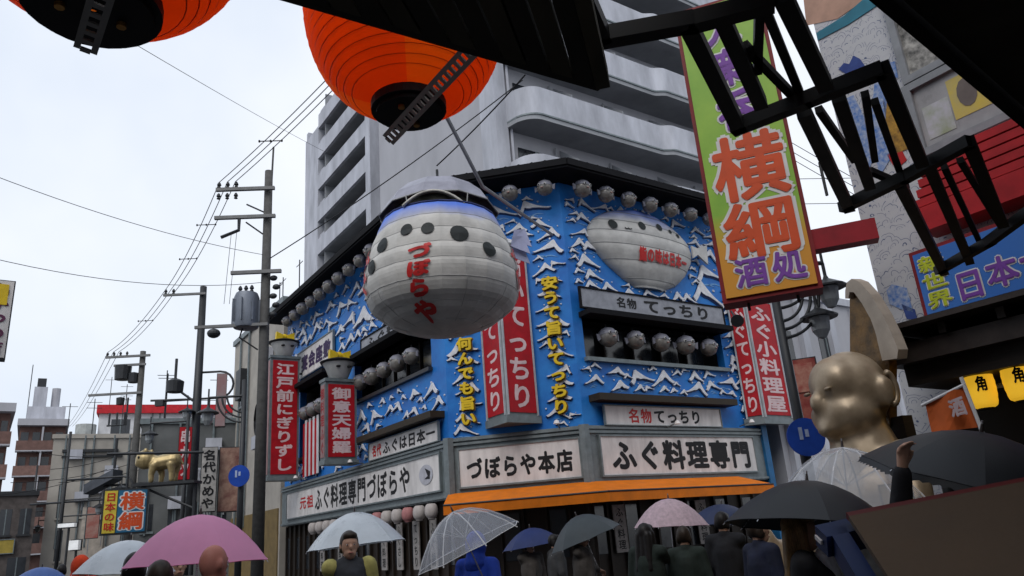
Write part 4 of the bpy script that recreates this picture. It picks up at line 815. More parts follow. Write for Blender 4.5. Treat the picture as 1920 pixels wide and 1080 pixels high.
# golden animal statue on a bracket shelf
gp = Vector((*atd(298, 900, 31).xy, atd(300, 905, 31).z)); sc = 31 / 1478.
ga = thing('golden_statue', 'golden four-legged animal statue standing on a dark bracket shelf', 'statue', gp)
m = MB(); E_ = lambda x, z, y=0.: gp + ex * x * .72 + Z * z * .82 + Vector((0, y, 0))
m.caps(E_(-.2, .85), E_(.65, .95), .27, .3); m.ell(E_(-.72, 1.05, -.05), .34, .3, .36); m.caps(E_(-.5, 1.0), E_(-.15, .9), .22, .25); m.ell(E_(-.92, .9, -.05), .2, .2, .17)
for x, y, k in ((-.2, -.17, -.08), (-.1, .17, .1), (.65, -.17, .06), (.75, .17, -.05)): m.caps(E_(x, .75, y), E_(x + k * 1.2, .38, y), .16, .11); m.caps(E_(x + k * 1.2, .38, y), E_(x + k, .08, y), .11, .09)
for y in (-.24, .2): m.ell(E_(-.6, 1.38, y), .09, .07, .13)
m.caps(E_(.9, 1.1), E_(1.15, .75), .06, .04)
gb_o = m.build('body', GOLD, ga, True); rm = gb_o.modifiers.new('r', 'REMESH'); rm.mode = 'VOXEL'; rm.voxel_size = .035; rm.use_smooth_shade = True
for y in (-.33,): MB().ell(E_(-.86, 1.12, y), .04, .03, .05).build('eye', BLACK, ga)
sh = thing('bracket_shelf', 'dark steel shelf bracket carrying the golden animal', 'bracket', gp - Z * .2); MB().obox(gp - Z * .06 + ex * .3, ex * 1.1, (0, .35, 0), Z * .05).build('shelf', DSTEEL, sh); MB().path([gp + ex * 1.3 - Z * .1, gp + ex * 1.3 - Vector((0, 0, 4.0))], .07, 8).build('post', DSTEEL, sh); MB().path([gp - ex * .6 - Z * .1, gp + ex * 1.3 - Z * 1.0], .05, 6).build('brace', DSTEEL, sh)
# rooftop and wall clutter up the street
def clutter(t, F, s0, s1, H, n):
    rnd = random.Random(int(H * 37))
    for k in range(n):
        s = rnd.uniform(s0 + .5, s1 - .5); h = rnd.uniform(1.2, 3)
        MB().path([F.w(s, H, -1), F.w(s, H + h, -1)], .03, 6).build('antenna', DSTEEL, t); MB().path([F.w(s - .5, H + h * .9, -1), F.w(s + .5, H + h * .9, -1)], .02, 6).build('antenna_bar', DSTEEL, t)
        s = rnd.uniform(s0 + .5, s1 - 1.3); z = rnd.uniform(4, H - 1.5); MB().fbox(F, s, s + .85, z, z + .65, .05, .4).build('air_conditioner', BALC, t); MB().path([F.w(s + .9, z + .2, .1), F.w(s + 1.1, z - 2, .08), F.w(s + 1.1, z - 3.5, .08)], .04, 6).build('pipe', SOFF, t)
        s = rnd.uniform(s0 + .3, s1 - .3); MB().path([F.w(s, 3, .1), F.w(s, H - .1, .1)], .06, 6).build('drain_pipe', STEEL, t)
clutter(be, FE, 0, LE, topz(180, 822, 62) + .3, 5); clutter(gb, FG, 0, LG_, topz(330, 795, 46) + .3, 4); clutter(wb, FW, 0, LW_, zw + .7, 3); clutter(nb, FL, 16.4, 25.4, 13.9, 3)
# unseen rest of the street, added to block light: the shop this pavement belongs to, and the row across the way
FS = Face(Vector((2.9, 1.0, 0)), -U, -V)
sb = thing('shop_house', 'dark-fronted shop whose roof and lanterns overhang the near pavement, unseen, added for shade', 'building', FS.w(4, 0, 0)); MB().fbox(FS, 0, 16, 0, 11, -8, 0).build('wall', pm('brown_render', (.16, .13, .11), .9, var=.2), sb)
for k in range(5): MB().fbox(FS, 1 + k * 3, 2.8 + k * 3, 5.2, 7.2, .004, .05).build('window', GLASSD, sb)
FO = Face(Vector((-9.5, 2, 0)) , U, V)
for k, (h, w_) in enumerate(((13, pm('row_render_a', (.25, .22, .2), .9)), (16, pm('row_render_b', (.2, .2, .21), .9)), (12, pm('row_render_c', (.3, .27, .24), .9)))):
    block('shop_house', ('unseen tan shop house added behind the viewpoint to shade the street', 'tall grey shop house in the unseen row added across the street for shade', 'lowest brown-tan shop house at the end of the unseen row added for shade')[k], FO, -26 + k * 11, -15.2 + k * 11, h, 9, w_, [(4.5, 6.5, 3, .5), (8, 10, 3, .5)], STEEL)
# ------------------------------------------------------------------ right-hand side of the street
FX = Face(atd(1515, 0, 11), -U, -V)
def mural_mat():
    m = bpy.data.materials.new('mural_wall'); m.use_nodes = True; nt = m.node_tree; b = nt.nodes['Principled BSDF']; b.inputs['Roughness'].default_value = .7
    tc = nt.nodes.new('ShaderNodeTexCoord'); n1 = nt.nodes.new('ShaderNodeTexNoise'); n1.inputs['Scale'].default_value = 2.2
    ad = nt.nodes.new('ShaderNodeVectorMath'); ad.operation = 'MULTIPLY_ADD'; ad.inputs[1].default_value = (.25, .25, .25)
    nt.links.new(tc.outputs['Object'], n1.inputs['Vector']); nt.links.new(n1.outputs['Color'], ad.inputs[0]); nt.links.new(tc.outputs['Object'], ad.inputs[2])
    vo = nt.nodes.new('ShaderNodeTexVoronoi'); vo.inputs['Scale'].default_value = 6.5; nt.links.new(ad.outputs['Vector'], vo.inputs['Vector'])
    mu = nt.nodes.new('ShaderNodeMath'); mu.operation = 'MULTIPLY'; mu.inputs[1].default_value = 4.2; fr = nt.nodes.new('ShaderNodeMath'); fr.operation = 'FRACT'
    nt.links.new(vo.outputs['Distance'], mu.inputs[0]); nt.links.new(mu.outputs['Value'], fr.inputs[0])
    rp = nt.nodes.new('ShaderNodeValToRGB'); rp.color_ramp.elements[0].position = .0; rp.color_ramp.elements[0].color = (.03, .06, .16, 1); rp.color_ramp.elements[1].position = .15; rp.color_ramp.elements[1].color = (.5, .5, .53, 1)
    e = rp.color_ramp.elements.new(.09); e.color = (.04, .07, .17, 1); nt.links.new(fr.outputs['Value'], rp.inputs['Fac'])
    sb_ = nt.nodes.new('ShaderNodeVectorMath'); sb_.operation = 'SUBTRACT'; nt.links.new(ad.outputs['Vector'], sb_.inputs[0]); nt.links.new(vo.outputs['Position'], sb_.inputs[1])
    sz = nt.nodes.new('ShaderNodeSeparateXYZ'); nt.links.new(sb_.outputs['Vector'], sz.inputs['Vector']); gt = nt.nodes.new('ShaderNodeMath'); gt.operation = 'GREATER_THAN'; gt.inputs[1].default_value = -.012; nt.links.new(sz.outputs['Z'], gt.inputs[0])
    mh = nt.nodes.new('ShaderNodeMix'); mh.data_type = 'RGBA'; mh.inputs['A'].default_value = (.52, .52, .54, 1); nt.links.new(gt.outputs['Value'], mh.inputs['Factor']); nt.links.new(rp.outputs['Color'], mh.inputs['B'])
    n3 = nt.nodes.new('ShaderNodeTexNoise'); n3.inputs['Scale'].default_value = .8; nt.links.new(tc.outputs['Object'], n3.inputs['Vector'])
    r3 = nt.nodes.new('ShaderNodeValToRGB'); r3.color_ramp.elements[0].position = .28; r3.color_ramp.elements[1].position = .36; nt.links.new(n3.outputs['Fac'], r3.inputs['Fac'])
    mx = nt.nodes.new('ShaderNodeMix'); mx.data_type = 'RGBA'; nt.links.new(r3.outputs['Color'], mx.inputs['Factor']); nt.links.new(mh.outputs['Result'], mx.inputs['B']); mx.inputs['A'].default_value = (.52, .52, .54, 1)
    nt.links.new(mx.outputs['Result'], b.inputs['Base Color']); return m
MUR = mural_mat()
rb = thing('mural_building', 'white building with blue painted curl mural, red louvres and dark timber shop front', 'building', FX.w(3, 0, 0))
MB().fbox(FX, 0, 9, 0, 14.5, -10, 0).build('wall', MUR, rb)
def q(x, y, o=0.): return FX.px(x, y, o)
def patch(name, pts, mat, o0, o1, par): m = MB(); m.prism([q(*p, o1) for p in pts], lambda x, y: FX.w(x, y, o0), lambda x, y: FX.w(x, y, o1)); return m.build(name, mat, par)
BLUEP = pm('mural_blue', (.04, .16, .5), .6, col2=(.45, .5, .6), scale=18); NAVYP = pm('mural_navy', (.03, .05, .2), .6, col2=(.05, .09, .3), scale=8)
patch('mural_patch', [(1500, -60), (1512, 48), (1570, 35), (1628, -5), (1640, -60)], pm('mural_peach', (.5, .3, .22), .6), .003, .008, rb)
patch('mural_patch', [(1530, 62), (1582, 30), (1640, -20), (1660, 0), (1590, 46), (1533, 76)], pm('mural_teal', (.04, .2, .28), .6), .009, .013, rb)
patch('mural_patch', [(1572, 130), (1582, 118), (1592, 120), (1600, 104), (1612, 110), (1622, 124), (1600, 132), (1585, 138)], NAVYP, .003, .008, rb)
for pts, mt in (([(1575, 190), (1600, 178), (1625, 230), (1640, 290), (1625, 330), (1600, 280)], BLUEP), ([(1640, 150), (1665, 160), (1660, 230), (1668, 300), (1650, 330), (1630, 250)], BLUEP), ([(1655, 190), (1685, 165), (1710, 230), (1715, 275), (1672, 290)], pm('mural_amber', (.6, .33, .05), .6, col2=(.12, .06, .02), scale=9)), ([(1662, 290), (1690, 280), (1700, 300), (1680, 318)], REDTXT), ([(1655, 120), (1678, 115), (1684, 145), (1665, 150)], BLUEP), ([(1662, 545), (1672, 533), (1700, 540), (1712, 585), (1690, 580), (1668, 570)], BLUEP), ([(1690, 570), (1715, 580), (1720, 600), (1700, 598)], NAVYP)): patch('mural_patch', pts, mt, .003, .009, rb)
# framed picture window, poster window
FRAMEG = pm('window_frame_grey', (.26, .27, .29), .5)
def win(s0, s1, z0, z1, pane, par, fr=.1):
    o = MB().fbox(FX, s0, s1, z0, z1, .004, .03).build('window', pane, par)
    for a in ((s0 - fr, s1 + fr, z1, z1 + fr), (s0 - fr, s1 + fr, z0 - fr, z0), (s0 - fr, s0, z0, z1), (s1, s1 + fr, z0, z1)): MB().fbox(FX, *a, .004, .09).build('frame', FRAMEG, o)
    return o
sA, zA_ = q(1712, 150); sB, zB_ = q(1765, 120); zT = q(1668, 25)[1]
INK = pm('ink_print', (.5, .48, .45), .6, col2=(.03, .03, .03), scale=9)
win(sA, sA + 1.6, zA_ + .05, zT + .5, INK, rb)
s2, z2 = q(1742, 280); z3 = q(1712, 180)[1]
pw = win(s2, s2 + 1.7, z2, z3 + .05, pm('poster_glass', (.36, .35, .36), .3, var=.2, scale=2), rb)
MB().fbox(FX, s2 + .06, s2 + .4, z2 + .1, z3 - .25, .031, .036).build('poster', pm('poster_pale', (.5, .48, .55), .5, col2=(.3, .33, .22), scale=5), pw)
MB().fbox(FX, s2 + .42, s2 + .86, z2 + .2, z3 - .05, .031, .036).build('poster', pm('poster_yellow', (.6, .45, .08), .5, col2=(.42, .36, .2), scale=3), pw)
m = MB(); m.prism([(s2 + .63 + .12 * math.cos(k * .52), z2 + .5 + .2 * math.sin(k * .52)) for k in range(12)], lambda x, y: FX.w(x, y, .037), lambda x, y: FX.w(x, y, .041)); m.build('poster_print', pm('poster_figure', (.16, .13, .12), .6), pw)
# red louvres with red fascia
rl = thing('red_louvre', 'bank of red horizontal louvres over the blue sign', 'louvre', FX.w(3, 6, .2)); REDL = pm('louvre_red', (.45, .015, .02), .5, var=.2)
s_l = q(1725, 405, .5)[0]; z_l = q(1850, 392, .5)[1]; z_m = q(1850, 342, .5)[1]; z_top = q(1850, 243, .5)[1]; PK = pm('pinkish_wall', (.5, .4, .4), .7)
MB().fbox(FX, s_l, 8.5, z_m, z_top, .1, .16).build('backing', PK, rl)
for k in range(5): zz = lerp(z_m, z_top, (k + .55) / 5); MB().fbox(FX, s_l - .02 + .05 * k, 8.6, zz - .05, zz + .05, .16, .5).build('slat', REDL, rl)
MB().fbox(FX, s_l - .05, 8.6, z_l, z_m, .1, .52).build('fascia', REDL, rl)
# blue shop sign
sL_, zbot = q(1735, 600, .6); ztop = q(1690, 480, .6)[1]
bs = thing('shop_sign', 'long blue sign with red frame, yellow vertical word and purple lettering on the mural building', 'sign', FX.w(sL_ + 2, zbot, .4))
MB().fbox(FX, sL_, sL_ + 4.6, zbot, ztop, .3, .6).build('box', pm('sign_frame_red', (.22, .015, .02), .5), bs)
MB().fbox(FX, sL_ + .05, sL_ + 4.55, zbot + .05, ztop - .05, .602, .62).build('panel', pm('sign_blue_face', (.03, .14, .5), .45, col2=(.06, .18, .5), scale=.9), bs)
PUR = pm('purple_print', (.2, .06, .36), .5); YG = pm('yellow_green_print', (.5, .55, .03), .5); H = ztop - zbot
for tx, cells, mt in (('新世界', colm('新世界', sL_ + .24, ztop - .1, zbot + .08, .3), YG), ('日本一の串かつ', [(sL_ + .6 + .36 * k, zbot + H * (.3 + .05 * k), .34, .36) for k in range(7)], PUR)):
    letters(MB(), tx, cells, lambda x, y, o: FX.w(x, y, .626 + o), .075).build('letter_outline', WT, bs)
    letters(MB(), tx, cells, lambda x, y, o: FX.w(x, y, .634 + o), .03).build('lettering', mt, bs)
# dark timber canopy and shop front below it
sC, zC = q(1662, 690, 1.3); LW = pm('lintel_wood', (.05, .038, .034), .55, var=.3, scale=4)
cp = thing('timber_canopy', 'dark timber canopy over the yellow lanterns on the mural building', 'canopy', FX.w(3, zC, 0))
MB().fbox(FX, sC, 9, zC, zC + .22, -.0, 1.3).build('fascia', LW, cp); MB().fbox(FX, sC + .12, 9, zC - .24, zC - .003, .02, 1.15).build('lintel', DARKWOOD, cp)
for k in range(8): MB().fbox(FX, sC + .1 + k * .6, sC + .18 + k * .6, zC + .223, zC + .34, .0, 1.36).build('rafter', DARKWOOD, cp)
MB().fbox(FX, sC - .1, 9, zC + .36, zC + .42, -.02, 1.5).build('roof_board', LW, cp)
MB().fbox(FX, .4, 9, .0, zC - .3, -.2, .06).build('shop_front', pm('dark_interior', (.012, .01, .009), .8), rb)
for k in range(7): MB().fbox(FX, .5 + k * .95, .62 + k * .95, 0, zC - .3, .06, .14).build('timber_post', DARKWOOD, rb)
LIT = pm('lit_yellow_paper', (.8, .5, .04), .6, emit=(1, .55, .03), estr=.55, var=.1)
for k, (x, y, oo) in enumerate(((1838, 724, .9), (1908, 708, .9), (1985, 694, .9))):
    s, z = q(x, y, oo); c = FX.w(s, z, oo)
    t = thing('paper_lantern', ['lit yellow barrel lantern nearest the orange flag under the timber canopy', 'lit yellow barrel lantern, second from the orange flag under the canopy', 'lit yellow barrel lantern farthest from the orange flag under the canopy'][k], 'lantern', c)
    prof = [(.1, -.31), (.145, -.285)] + [(.14 + .045 * math.cos(i * .2 - 1.2) + .004 * (i % 2), -.27 + .045 * i) for i in range(13)] + [(.145, .285), (.1, .31)]
    prof = [(r * .78, z * .78) for r, z in prof]; MB().lathe(prof, c, 20).build('shade', LIT, t, True)
    for zz in (-.255, .235): MB().lathe([(.02, zz), (.083, zz), (.083, zz + .025), (.02, zz + .025)], c, 14).build('ring', BLACK, t)
    MB().path([c + Z * .25, c + Z * .6], .01, 6).build('cord', WIRE, t); a0 = math.atan2(-c.y, -c.x) 
    letters(MB(), '角', colm('角', 0, .1, -.08, .13), lambda x, y, o: c + Vector((math.cos(a0 + .1 + x / .17) * (.154 + o), math.sin(a0 + .1 + x / .17) * (.154 + o), y)), .04).build('lettering', BLACK, t)
# orange flag on a white frame
t = thing('shop_flag', 'orange cloth flag on white poles below the yellow lanterns', 'flag', atd(1780, 790, 6.6)); a, b, c, d = atd(1735, 757, 6.6), atd(1806, 722, 6.5), atd(1838, 800, 6.5), atd(1748, 812, 6.6); OF = pm('orange_flag', (.62, .13, .03), .7, trans=.2)
nx = Vector((.02, .03, 0)); m = MB()
for i in range(6):
    for j in range(4):
        P_ = lambda u_, v_: lerp(lerp(a, b, u_), lerp(d, c, u_), v_) + Vector((.3, .9, 0)) * (.02 * math.sin(u_ * 7 + v_ * 2)); m.hexa([P_(i / 6, (j + 1) / 4), P_((i + 1) / 6, (j + 1) / 4), P_((i + 1) / 6, (j + 1) / 4) + nx, P_(i / 6, (j + 1) / 4) + nx, P_(i / 6, j / 4), P_((i + 1) / 6, j / 4), P_((i + 1) / 6, j / 4) + nx, P_(i / 6, j / 4) + nx])
m.build('cloth', OF, t); MB().path([a + (a - b) * .1, b + (b - a) * .05], .012, 8).build('top_pole', WHITE, t); MB().path([b + Z * .06, lerp(b, c, 1) , Vector((c.x + .12, c.y, .0))], .014, 8).build('pole', WHITE, t)
letters(MB(), '酒', [(0, 0, .15, .2)], lambda x, y, o: lerp(lerp(a, b, .68 + x * 2.4), lerp(d, c, .68 + x * 2.4), .45 - y * 2.4) - Vector((.03, .06, 0)) * (1 + o * 9), .04).build('lettering', pm('flag_ink', (.5, .4, .42), .6), t)

# cross-street building beyond the blue restaurant
gbx = block('side_building', 'light grey building with pilasters beyond the end of the blue side wall', FR, 8.9, 22, 9.6, 8, CONC, [(6.0, 8.2, 5, .35)], BALC)
for k in range(7): MB().fbox(FR, 9.2 + k * 1.9, 9.6 + k * 1.9, .2, 9.5, .005, .22).build('pilaster', BALC, gbx)
t, F, L, a, b = hang_sign('poster_board', 'red food poster board on the grey side building behind the lamp post', 1497, 668, 1556, 800, 17, [(0, 1, pm('food_red', (.4, .14, .1), .5, col2=(.2, .02, .02), scale=3), '', BLACK, 1, None, .02)])
MB().fbox(F, .1, L - .1, (a + b) / 2, b - .12, .03, .05).build('picture', pm('food_pic', (.5, .28, .2), .5, col2=(.3, .03, .03), scale=5), t)
t = thing('spotlight', 'small spotlight clamped at the top of the far red wedge sign', 'spotlight', atd(1382, 600, 20)); c = atd(1380, 598, 20); MB().path([c, c + Vector((-.05, -.25, -.12))], [.12, .17], 12).build('housing', DSTEEL, t); MB().path([c, c + Vector((0, .3, .3))], .03, 6).build('bracket', DSTEEL, t)
# little white flood lamps along the sign band
for F, s, z in ((FL, 6.2, 4.55), (FL, 12.2, 4.6), (FK, 3.35, 4.55), (FR, 3.2, 4.5), (FR, 6.7, 4.6)):
    c = F.w(s, z, .62); t = thing('flood_lamp', 'small pale flood lamp on a bracket above the sign band', 'lamp', c, 'flood lamps above the sign band'); MB().lathe([(.02, .06), (.06, .04), (.1, -.05), (.02, -.05)], c, 10).build('head', PANEL, t); MB().path([c, F.w(s, z - .1, .1)], .02, 6).build('bracket', STEEL, t)

# ------------------------------------------------------------------ green hanging sign
a_, b_ = atd(1355, 565, 10), atd(1545, 545, 10); dd = (b_ - a_).xy.to_3d(); LG = dd.length; dd.normalize(); FG_ = Face(a_, dd, Vector((dd.y, -dd.x, 0))); zg0, zg1 = 4.3, 8.95
gs = thing('hanging_sign', 'tall green and orange sign with red frame and huge orange characters', 'sign', FG_.w(LG / 2, zg0, 0))
MB().fbox(FG_, 0, LG, zg0, zg1, -.35, 0).build('box', pm('dark_red_frame', (.2, .012, .016), .5), gs)
def grad_panel():
    m = pm('green_gradient_panel', (.2, .4, .05), .4, col2=(.3, .5, .06), scale=1.5); nt = m.node_tree; b = nt.nodes['Principled BSDF']; src = b.inputs['Base Color'].links[0].from_socket
    tc = nt.nodes.new('ShaderNodeTexCoord'); sp = nt.nodes.new('ShaderNodeSeparateXYZ'); mr = nt.nodes.new('ShaderNodeMapRange'); mr.inputs['From Min'].default_value = .75; mr.inputs['From Max'].default_value = 1.25; mr.inputs['To Min'].default_value = 1; mr.inputs['To Max'].default_value = 0
    nt.links.new(tc.outputs['Object'], sp.inputs['Vector']); nt.links.new(sp.outputs['Z'], mr.inputs['Value']); mx = nt.nodes.new('ShaderNodeMix'); mx.data_type = 'RGBA'
    nt.links.new(mr.outputs['Result'], mx.inputs['Factor']); nt.links.new(src, mx.inputs['A']); mx.inputs['B'].default_value = (.62, .28, .04, 1); nt.links.new(mx.outputs['Result'], b.inputs['Base Color']); return m
MB().fbox(FG_, .055, LG - .055, zg0 + .06, zg1 - .06, .002, .03).build('panel', grad_panel(), gs)
def gtxt(tx, cells, mt, bo, ol):
    letters(MB(), tx, cells, lambda x, y, o: FG_.w(x, y, .038 + o), bo + ol).build('letter_outline', WT, gs); letters(MB(), tx, cells, lambda x, y, o: FG_.w(x, y, .048 + o), bo).build('lettering', mt, gs)
def gz(x, y): return FG_.px(x, y)
z_a = gz(1420, 250)[1]; z_b = gz(1440, 372)[1]; z_c = gz(1450, 480)[1]
gtxt('横綱', [(LG * .52, (z_a + z_b) / 2 + .02, .98, z_a - z_b + .04), (LG * .52, (z_b + z_c) / 2, .98, z_b - z_c + .02)], ORT, .026, .05)
gtxt('酒処', [(LG * .34, zg0 + .36, .42, .42), (LG * .72, zg0 + .36, .42, .42)], PUR, .03, .05)
gtxt('大衆呑', colm('大衆呑', LG * .5, zg1 - .15, z_a + .08, .52), PUR, .03, .05)
for z in (gz(1580, 432)[1],): MB().fbox(FG_, LG - .02, LG + .78, z - .16, z + .12, -.3, -.08).build('beam', pm('beam_red', (.3, .01, .02), .5), gs)
MB().path([FG_.w(LG + .3, 5.6, -.2), FG_.w(LG + .3, 6.1, -.2)], .02, 6).build('rod', DSTEEL, gs)
for k in (.25, .75): MB().path([FG_.w(LG * k, zg0 - .001, -.18), FG_.w(LG * k, zg0 - .1, -.18)], .02, 6).build('drain', DSTEEL, gs)

# ------------------------------------------------------------------ golden seated statue with arched back
SP = Vector((*atd(1610, 800, 9).xy, 0)); fx = Vector((-.95, -.3, 0)).normalized(); sy = Vector((.3, -.95, 0)).normalized()
sg = thing('golden_statue', 'large golden seated figure seen from the side before its pointed golden backrest', 'statue', SP)
S_ = lambda f, s, z: SP + fx * f + sy * s + Z * z; G2 = pm('gold_leaf', (.5, .4, .29), .4, metal=.4, col2=(.16, .11, .06), scale=1.5)
hc = atd(1608, 742, 9); hz = hc.z
m = MB(); m.ell(S_(0, 0, hz + .06), .4, .4, .44, 18, 12); m.ell(S_(.12, 0, hz - .2), .36, .38, .3, 16, 10); m.ell(S_(.2, 0, hz + .14), .26, .34, .3); m.ell(S_(.46, 0, hz - .06), .1, .08, .12); m.ell(S_(.36, 0, hz - .34), .14, .18, .1)
for s in (-1, 1): m.ell(S_(.26, s * .17, hz - .18), .16, .16, .14)
m.caps(S_(0, 0, hz - .35), S_(-.02, 0, hz - .75), .3, .42); m.ell(S_(0, 0, hz - 1.15), .48, .55, .55); m.ell(S_(.15, 0, hz - 1.5), .5, .6, .4)
for s in (-1, 1):
    m.caps(S_(-.02, s * .52, hz - .72), S_(.1, s * .68, hz - 1.15), .2, .16); m.caps(S_(.1, s * .68, hz - 1.15), S_(.5, s * .5, hz - 1.4), .16, .12); m.ell(S_(.58, s * .46, hz - 1.43), .12, .1, .08)
    m.caps(S_(.1, s * .35, hz - 1.65), S_(1.0, s * .38, hz - 1.6), .27, .2); m.ell(S_(1.14, s * .38, hz - 1.5), .12, .17, .26)
    m.ell(S_(-.08, s * .42, hz - .02), .1, .07, .18)
o = m.build('body', G2, sg, True); r_ = o.modifiers.new('r', 'REMESH'); r_.mode = 'VOXEL'; r_.voxel_size = .03; r_.use_smooth_shade = True; sm = o.modifiers.new('s', 'SMOOTH'); sm.iterations = 14
for s in (-1, 1):
    MB().path([S_(-.1 - .09 * math.sin(k * .34), s * .44, hz - .0 + .17 * math.cos(k * .34)) for k in range(10)], .035, 6).build('ear_rim', G2, sg, True); MB().ell(S_(.44, s * .17, hz + .06), .03, .07, .02).build('eye', G2, sg)
pd = hz - 1.95
MB().obox(SP + Z * (pd / 2) + fx * .3, fx * .95, sy * .8, Z * pd / 2).build('pedestal', pm('pedestal_tan', (.3, .22, .12), .6), sg); MB().obox(SP + Z * (pd + .03) + fx * .3, fx * 1.0, sy * .85, Z * .029).build('seat_slab', GOLD, sg)
# backrest: pointed half arch, carved gold face and broad pale rim
ap = [(1594, 700), (1593, 545), (1600, 530), (1612, 532), (1632, 556), (1650, 590), (1662, 630), (1668, 690), (1668, 800), (1594, 800)]
B0 = atd(1595, 700, 9.55); bd = Vector((.8, -.6, 0)); bd = (atd(1690, 700, 9.0) - B0).xy.to_3d().normalized(); FBK = Face(B0, bd, Vector((bd.y, -bd.x, 0)))
pa = [FBK.px(*p) for p in ap]; m = MB(); m.prism(pa[::-1], lambda x, y: FBK.w(x, y, -.1), lambda x, y: FBK.w(x, y, 0)); br = m.build('backrest', pm('carved_gold', (.22, .12, .04), .4, metal=.5, col2=(.05, .03, .012), scale=5, bump=.8, bscale=9), sg)
rim = [FBK.px(*p) for p in [(1594, 545), (1597, 530), (1606, 523), (1620, 528), (1642, 552), (1664, 588), (1682, 625), (1694, 655), (1692, 672), (1664, 676), (1655, 640), (1653, 630), (1650, 620), (1642, 598), (1625, 568), (1610, 548), (1602, 548), (1600, 560), (1594, 560)]]
m = MB(); m.prism(rim[::-1], lambda x, y: FBK.w(x, y, -.06), lambda x, y: FBK.w(x, y, .07)); m.build('backrest_rim', pm('pale_stone_rim', (.42, .36, .3), .6), sg)
MB().fbox(FBK, pa[0][0], rim[9][0], .1, pa[-1][1], -.15, -.02).build('backrest_base', DARKWOOD, sg)
t, F, L, a, b = hang_sign('floor_sign', 'yellow and tan standing sign at the foot of the golden seated statue', 1660, 905, 1725, 975, 6.0, [(0, .45, pm('tan_board', (.4, .3, .18), .6), '', BLACK, 1, None, .02), (.45, 1, YEL, '営業', BLACK, 1, None, .03)]); MB().fbox(F, .05, L - .05, 0, a, -.2, -.1).build('stand', DSTEEL, t)

# ------------------------------------------------------------------ close overhead: eaves, lanterns, black frame, board
ew = thing('plank_eave', 'dark plank eave with a square end jutting out above the orange lantern', 'eave', (0, 1.2, 2.5)); zE = 2.5
eA, eB, eC = atz(360, -60, zE), atz(1117, 160, zE), atz(1072, -20, zE); n = 14; ed = (eC - eB).normalized() * 2.2
PLK = [pm('eave_plank', (.07, .062, .04), .75, var=.35, scale=3, stretch=(3, .6, 1)), pm('eave_plank_dark', (.035, .031, .022), .75, var=.35, scale=3)]
for i in range(n):
    a, b = lerp(eA, eB, i / n + .004), lerp(eA, eB, (i + 1) / n - .004); dz_ = Z * (.03 + .004 * (i % 2)); m = MB(); m.hexa([a, b, b + ed, a + ed, a + dz_, b + dz_, b + ed + dz_, a + ed + dz_]); m.build('plank', PLK[i % 2], ew)
fdir = (eB - eA).normalized(); fo = Vector((fdir.y, -fdir.x, 0)) * -.004
MB().beam(eA + fo + Z * .022, eB + fo + fdir * .02 + Z * .022, .03, .04).build('fascia', PLK[1], ew); MB().beam(eB + fdir * .02 + Z * .022, eB + ed + fdir * .02 + Z * .022, .03, .05).build('barge_board', PLK[0], ew)
for i in range(3): MB().beam(lerp(eA, eB, .2 + .3 * i) + Z * .08, lerp(eA, eB, .2 + .3 * i) + ed + Z * .08, .06, .08).build('rafter', PLK[1], ew)
zS = 3.25; s1_, s2_ = atz(1572, -105, zS), atz(2046, 315, zS); ed2 = (s2_ - s1_).normalized(); inn = Vector((ed2.y, -ed2.x, 0))
ev2 = thing('dark_roof', 'black underside of the shop roof slanting over the right of the street', 'roof', s1_)
for i in range(12):
    a = s1_ - ed2 * 1.2 + inn * (.3 * i + .003); L_ = (s2_ - s1_).length + 2.6; b = a + ed2 * L_; w = inn * .294; m = MB(); m.hexa([a, b, b + w, a + w, a + Z * .03, b + Z * .03, b + w + Z * .03, a + w + Z * .03]); m.build('board', PLK[1], ev2)
MB().beam(s1_ - ed2 * 1.2 + Z * .03 - inn * .03, s2_ + ed2 * 1.4 + Z * .03 - inn * .03, .05, .12).build('fascia', BLACKROOF, ev2)
sf = thing('hanging_lattice', 'black welded steel lattice frame stepping down below the dark roof', 'frame', atz(1390, 240, 2.9)); BLK = pm('black_steel_paint', (.008, .008, .009), .5, var=.2); zf = 2.9
def bar(nm, x0, y0, x1, y1, w=.055, z0=zf, z1=None, h=None): MB().beam(atz(x0, y0, z0), atz(x1, y1, z1 or z0), w, h or w).build(nm, BLK, sf)
for a in ((1090, -20, 1131, 72), (1122, 72, 1300, 40), (1290, 44, 1450, 2), (1288, 42, 1386, 240), (1372, 242, 1520, 184), (1510, 188, 1656, 130), (1466, -10, 1547, 160), (1506, 208, 1592, 390), (1654, 128, 1728, 305), (1578, 390, 1700, 330), (1690, 336, 1820, 264), (1687, 345, 1770, 510), (1816, 266, 1880, 420), (1758, 508, 1860, 450), (1850, 456, 1990, 352)): bar('bar', *a, .047)
for a in ((1352, 30, 1426, 195), (1571, 180, 1630, 348), (1742, 312, 1818, 490)): bar('post', *a, .044)
for a in ((1424, 10, 1420, 135), (1395, 85, 1492, 185), (1432, 10, 1500, 175), (1535, 205, 1602, 300), (1622, 176, 1640, 300), (1640, 190, 1690, 330), (1630, 320, 1700, 350), (1770, 312, 1836, 452), (1800, 300, 1880, 430)): bar('brace', *a, .026, zf + .04)
for x, y in ():
    p = atz(x, y, zf); MB().beam(p, p + Z * .32, .03, .03).build('hanger', BLK, sf)

